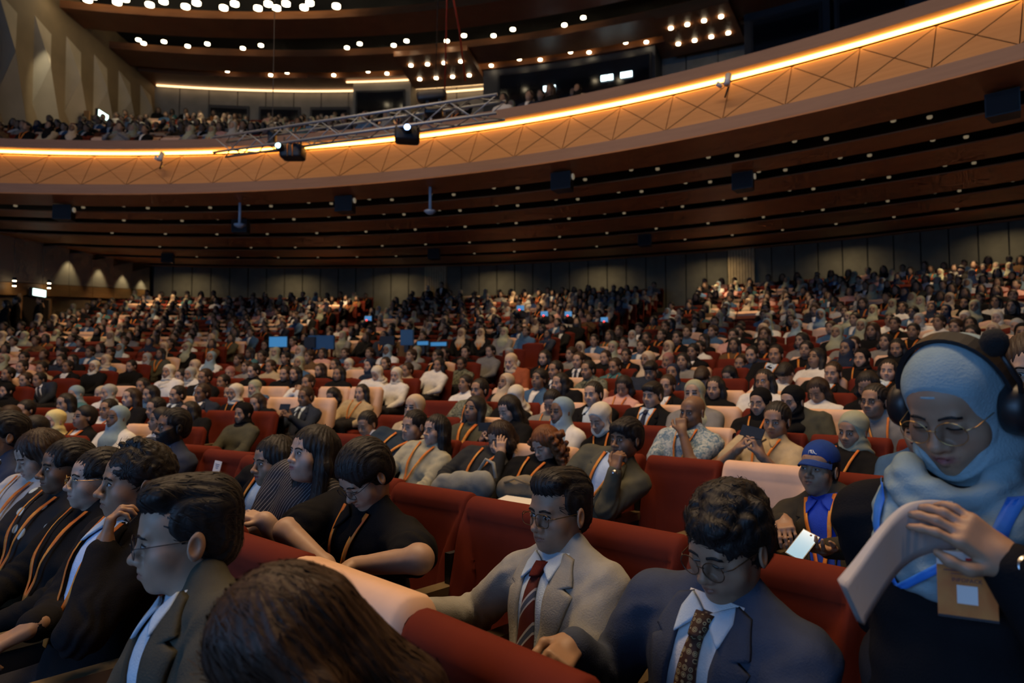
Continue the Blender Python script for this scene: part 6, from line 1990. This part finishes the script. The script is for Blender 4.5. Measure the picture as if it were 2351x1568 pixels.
# loudspeakers hung under the soffit
def at_soffit(px, py):
    lo, hi = 5.0, 34.0
    for _ in range(40):
        d = (lo + hi) / 2; p = pix(px, py, d)
        R = math.hypot(p.x - CX, p.y - CY)
        if p.z < zsof(max(22, R)) - .12: lo = d
        else: hi = d
    return pix(px, py, lo)
SP = [(150, 493, 'beside the fin wall end of the soffit', 1), (555, 525, 'below the first white antenna pole', 0), (795, 473, 'between the two antenna poles', 1), (1293, 420, 'over the middle rows with lit flank', 1), (1708, 420, 'over the aisle towards the wide pilaster', 1), (387, 600, 'close to the corner of the rear wall', 0), (998, 590, 'above the narrow pilaster', 0), (1482, 558, 'near the dark rear wall before the wide pilaster', 0), (2305, 240, 'large, at the high end of the soffit', 0)]
for (px, py, lab, lit) in SP:
    p = at_soffit(px, py - 12); d = proj(p)[2]
    sz = .34
    a_ = math.atan2(p.x - CX, p.y - CY)
    r = empty('loudspeaker', p - Vector((0, 0, .28)), PI - a_); tag(r, 'black loudspeaker hung under the soffit, ' + lab, 'speaker', 'loudspeakers under the soffit')
    P = [(-.17, -.13, 0), (.17, -.13, 0), (.21, .15, .02), (-.21, .15, .02), (-.17, -.13, .34), (.17, -.13, .34), (.21, .15, .36), (-.21, .15, .36)]
    MB().add(P, [(0, 3, 2, 1), (4, 5, 6, 7), (0, 1, 5, 4), (1, 2, 6, 5), (2, 3, 7, 6), (3, 0, 4, 7)]).build('cabinet', M_METB, r)
    MB().box((0, .157, .19), (.38, .012, .30)).build('grille', mat('grille_dark', (.015, .016, .02), .7, bump=(400, .4)), r)
    MB().box((0, 0, .42), (.05, .05, .14)).build('bracket', M_METB, r)
    if lit: MB().lathe([(0, 0), (.06, 0), (.06, .02), (0, .02)], 12, M=Matrix.Translation((-.22, .05, .26)) @ Matrix.Rotation(-PI/2, 4, 'Y')).build('lamp', M_LAMPD, r)
for k, (px, py, h_) in enumerate(((551, 475, .34), (988, 440, .34))):
    p = at_soffit(px, py)
    r = empty('antenna_pole', p); tag(r, ['pale antenna pole hanging from soffit, farther from the standing person', 'pale antenna pole with round base hanging nearer the red cables'][k], 'antenna', 'antenna poles')
    ml = mat('antenna_pale', (.45, .52, .6), .4)
    MB().tube([(0, 0, .1), (0, 0, -.42)], .035, 8).build('mast', ml, r, smooth=True)
    MB().lathe([(.0, -.50), (.06, -.49), (.13, -.44), (.13, -.41), (.03, -.39)], 14).build('dish', ml, r, smooth=True)
# recessed soffit downlights along the slots
n = 0
DISCS = MB().lathe([(.0, -.01), (.035, -.01), (.042, .0), (.042, .03), (.0, .03)], 10).mesh('soffit_lamp', [M_LAMPD])
for j, R in enumerate(SLOTS[:5]):
    a = -9.0 + j * .6; k = 0
    while a < 60:
        p = pol(R + (.12 if k % 2 else -.1), a, zsof(R) + .06); pr = proj(p)
        if pr and -5 < pr[0] < 2356 and p[0] > XL + .5:
            o = link('soffit_lamp', DISCS, soff); o.location = p
        k += 1; a += (1.15 if k % 2 else 2.6) * 24 / R
# security cameras on the balcony front
for k, (px, py) in enumerate(((352, 390), (1674, 203))):
    a_ = az(px, RT - .6); p = Vector(pol(RT - .55, a_, ZT - .28))
    r = empty('security_camera', p, PI - a_ * D2R); tag(r, ['white security camera on the low end of balcony front', 'white security camera on the high stretch of balcony front'][k], 'camera', 'security cameras on the balcony front')
    mw = mat('camera_white', (.55, .58, .62), .4)
    MB().tube([(-.06, .02, .16), (-.05, .10, -.02)], .055, 10).build('housing', mw, r, smooth=True)
    MB().tube([(-.05, 0, -.02), (.03, -.06, -.16), (.06, -.22, -.05)], .016, 6).build('arm', M_METB, r, smooth=True)
    MB().tube([(.10, -.12, .06), (.16, -.05, .10)], .04, 8).build('lamp', mw, r, smooth=True)
# emergency exits with signs
M_EXIT = mat('exit_sign_lit', (.8, 1, .9), .5, emit=(.70, 1.0, .90), es=3.5)
M_DOOR = mat('door_dark', (.03, .022, .016), .5)
def exit_door(n, y, z, px, lab, x=XL):
    o = MB().box((x + .02, y, z + 1.08), (.26, 1.3, 2.2)).build('door_%d' % n, M_DOOR); tag(o, kind='structure')
    MB().box((x + .10, y - .69, z + 1.1), (.20, .08, 2.3)).build('door_frame', M_BAND, o); MB().box((x + .10, y + .69, z + 1.1), (.20, .08, 2.3)).build('door_frame', M_BAND, o)
    MB().box((x + .17, y - .45, z + 1.0), (.05, .04, .3)).build('door_handle', M_SILV, o)
    r = MB().box((x + .22, y, z + 2.36), (.10, .66, .28)).build('exit_sign', M_METB); tag(r, lab, 'sign', 'exit signs')
    MB().box((x + .275, y, z + 2.36), (.02, .60, .22)).build('sign_face', M_EXIT, r)
exit_door(1, 22.45, 2.05, 75, 'glowing green-white exit sign over the lower side door')
exit_door(2, 25.2, 9.1, 195, 'glowing green-white exit sign over the upper tier door', XL + .25)
for k, y in enumerate((21.3, 22.9)):
    r = empty('wall_spotlight', (XL + .2, y, CAMZ + 3.05 + (y - 21) * .09)); tag(r, ['small twin wall spotlight before the lower exit door', 'small twin wall spotlight right above the lower exit sign'][k].replace(' right', ' just'), 'spotlight', 'wall spotlights by the exit')
    for dz in (0, -.16):
        MB().lathe([(0, -.05), (.05, -.05), (.06, .05), (0, .05)], 10, M=Matrix.Translation((.08, 0, dz))).build('lamp_can', M_METB, r, smooth=True)
        MB().lathe([(0, -.065), (.05, -.065), (.05, -.05), (0, -.05)], 10, M=Matrix.Translation((.08, 0, dz))).build('lens', M_LAMP, r)
# staff standing at the doors and aisles
def stander(px, py, d, face, lab, **kw):
    p = pix(px, py, d); k = dict(base=(p.x, p.y, p.z - 1.58), rz=face, stand=1, head=p, res=(.013, .028, .014), skin='light', hair='short', top='suit', tm=BLK, sm=SHW, look=(0, 5, 0), label=lab, group='staff standing in the hall'); k.update(kw); person(k)
stander(92, 690, 22.0, 2.2, 'standing person in black suit and white shirt beside the lower exit door')
stander(38, 690, 21.0, 2.2, 'standing person in dark suit, second from the lower exit door', sm=SHB)
stander(14, 698, 20.4, 2.3, 'standing person in dark clothes, third from the lower exit door', fem=1, hair='bob')
stander(982, 662, 29.3, 3.0, 'standing person in pale headscarf at the narrow rear pilaster', fem=1, hair='hijab', scarf=smat('w'))
stander(1014, 655, 29.3, 3.0, 'standing person in dark suit at the narrow rear pilaster')
stander(1147, 752, 17.5, 3.2, 'standing camera operator in black beside the control desk', fem=0)
for k, (px, py) in enumerate(((182, 275), (196, 285), (214, 282))):
    stander(px + 8, py, 23.4, 2.6, ['standing person in dark jacket nearest the upper exit door', 'standing person in pale shirt between two others at the upper exit', 'standing person in headscarf at the upper exit'][k].replace('nearest', 'next to'), **({'tm': gmat('w')} if k == 1 else ({'fem': 1, 'hair': 'hijab', 'scarf': smat('g')} if k == 2 else {})))
# broadcast cameras on tripods
for k, (px, py) in enumerate(((1195, 722), (1250, 735), (1305, 735), (1388, 748), (845, 745))):
    d = 17.5 + .3 * k; p = pix(px, py, d); zf = 1.25
    r = empty('broadcast_camera', (p.x, p.y, zf), PI - math.atan2(p.x - CX, p.y - CY))
    tag(r, 'black broadcast camera on tripod, %s from the standing operator' % ORD[k] if k < 4 else 'black broadcast camera on tripod behind the control desk', 'camera', 'broadcast cameras in the audience')
    hh = p.z - zf
    V, F = rbox((0, 0, hh), (.16, .42, .22), .3, 2); b = MB(); b.add(V, F); b.build('camera_body', M_METB, r, smooth=True)
    MB().lathe([(.05, 0), (.075, .05), (.07, .18)], 12, M=Matrix.Translation((0, .20, hh)) @ Matrix.Rotation(-PI/2, 4, 'X')).build('lens', M_METB, r, smooth=True)
    MB().box((.02, -.05, hh + .17), (.19, .03, .13)).build('viewfinder', mat('viewfinder_blue', (.1, .3, .6), .3, emit=(.15, .5, 1.0), es=.35), r, Matrix.Rotation(0, 4, 'Z'))
    MB().lathe([(0, 0), (.022, 0), (.022, .02), (0, .02)], 8, M=Matrix.Translation((-.05, .21, hh + .1)) @ Matrix.Rotation(-PI/2, 4, 'X')).build('tally_light', mat('tally_red', (1, .1, .05), .4, emit=(1, .05, .03), es=2.5), r)
    for q in range(3):
        a_ = q * 2 * PI / 3 + .4; MB().tube([(0, 0, hh - .14), (.32 * math.cos(a_), .32 * math.sin(a_), 0)], .02, 6).build('leg', M_METB, r, smooth=True)
# control desk in the middle block
dz = hrow(10)
M_SCR = mat('screen_blue', (.05, .15, .25), .3, emit=(.06, .33, .75), es=.45); M_SCRD = mat('case_blue', (.03, .12, .28), .6)
for k, (aa, lab) in enumerate(((12.6, 'first'), (15.2, 'second'), (17.8, 'third'), (20.4, 'fourth'))):
    p = pol(22.7, aa, dz); r = empty('control_desk', p, PI - aa * D2R); tag(r, 'dark control desk in the audience, %s from the side wall end' % lab, 'desk', 'control desks in the middle block')
    MB().box((0, 0, .80), (.98, .75, .05)).build('desk_top', M_METB, r)
    for sx in (-.46, .46): MB().box((sx, 0, .40), (.04, .70, .78)).build('side_panel', M_METB, r)
    MB().box((0, .33, .45), (.92, .03, .62)).build('front_panel', mat('desk_front', (.02, .03, .05), .6), r)
for k, (px, py, wd, ht, m) in enumerate(((640, 785, .46, .26, M_SCR), (738, 786, .62, .30, M_SCRD), (712, 786, .26, .24, M_METB), (890, 782, .34, .20, M_METB), (935, 775, .30, .34, M_SCRD), (972, 788, .30, .12, M_SCR), (1008, 790, .42, .12, M_SCR))):
    d = 15.0; p = pix(px, py, d)
    r = empty('monitor', (p.x, p.y, p.z - ht / 2), PI - math.atan2(p.x - CX, p.y - CY) + PI * 0)
    tag(r, ['pale blue lit screen standing alone among the middle rows', 'wide blue equipment case on the control desk', 'black case beside the wide blue case', 'small black monitor on the control desk', 'tall blue framed rack on the control desk', 'small bright blue screen at the desk end', 'low wide pale blue screen at the desk end'][k], 'monitor', 'screens and cases on the control desk')
    MB().box((0, 0, ht / 2), (wd, .06, ht)).build('casing', M_METB if m is not M_SCRD else M_SCRD, r)
    MB().box((0, .032, ht / 2), (wd - .04, .006, ht - .04)).build('screen', m, r)
    MB().box((0, 0, -.08), (.10, .10, .16)).build('stand', M_METB, r)
# small lamps on the aisle seat ends
for k, (px, py, c) in enumerate(((1698, 679, 0), (1672, 690, 0), (1660, 697, 0), (1645, 706, 0), (1651, 748, 1), (1605, 765, 1), (1569, 784, 1))):
    R = (36.2, 33.9, 32.6, 31.2, 30.0, 28.6, 27.4)[k]
    a_ = az(px, R); p = pol(R, a_, 0); d = proj((p[0], p[1], 3))[2]; P3 = pix(px, py, d)
    o = MB().box((0, 0, 0), (.09, .09, .06)).build('aisle_lamp', mat('aisle_white', (1, 1, 1), .5, emit=(1, .95, .85), es=9) if not c else mat('aisle_red', (1, .2, .1), .5, emit=(1, .12, .05), es=7), None, Matrix.Translation(P3))
    MB().box((0, 0, -.30), (.03, .03, .56)).build('post', M_METB, o)
    tag(o, '%s aisle lamp, %s below the wide rear pilaster' % ('white' if not c else 'red', ORD[k]), 'lamp', 'aisle lamps')
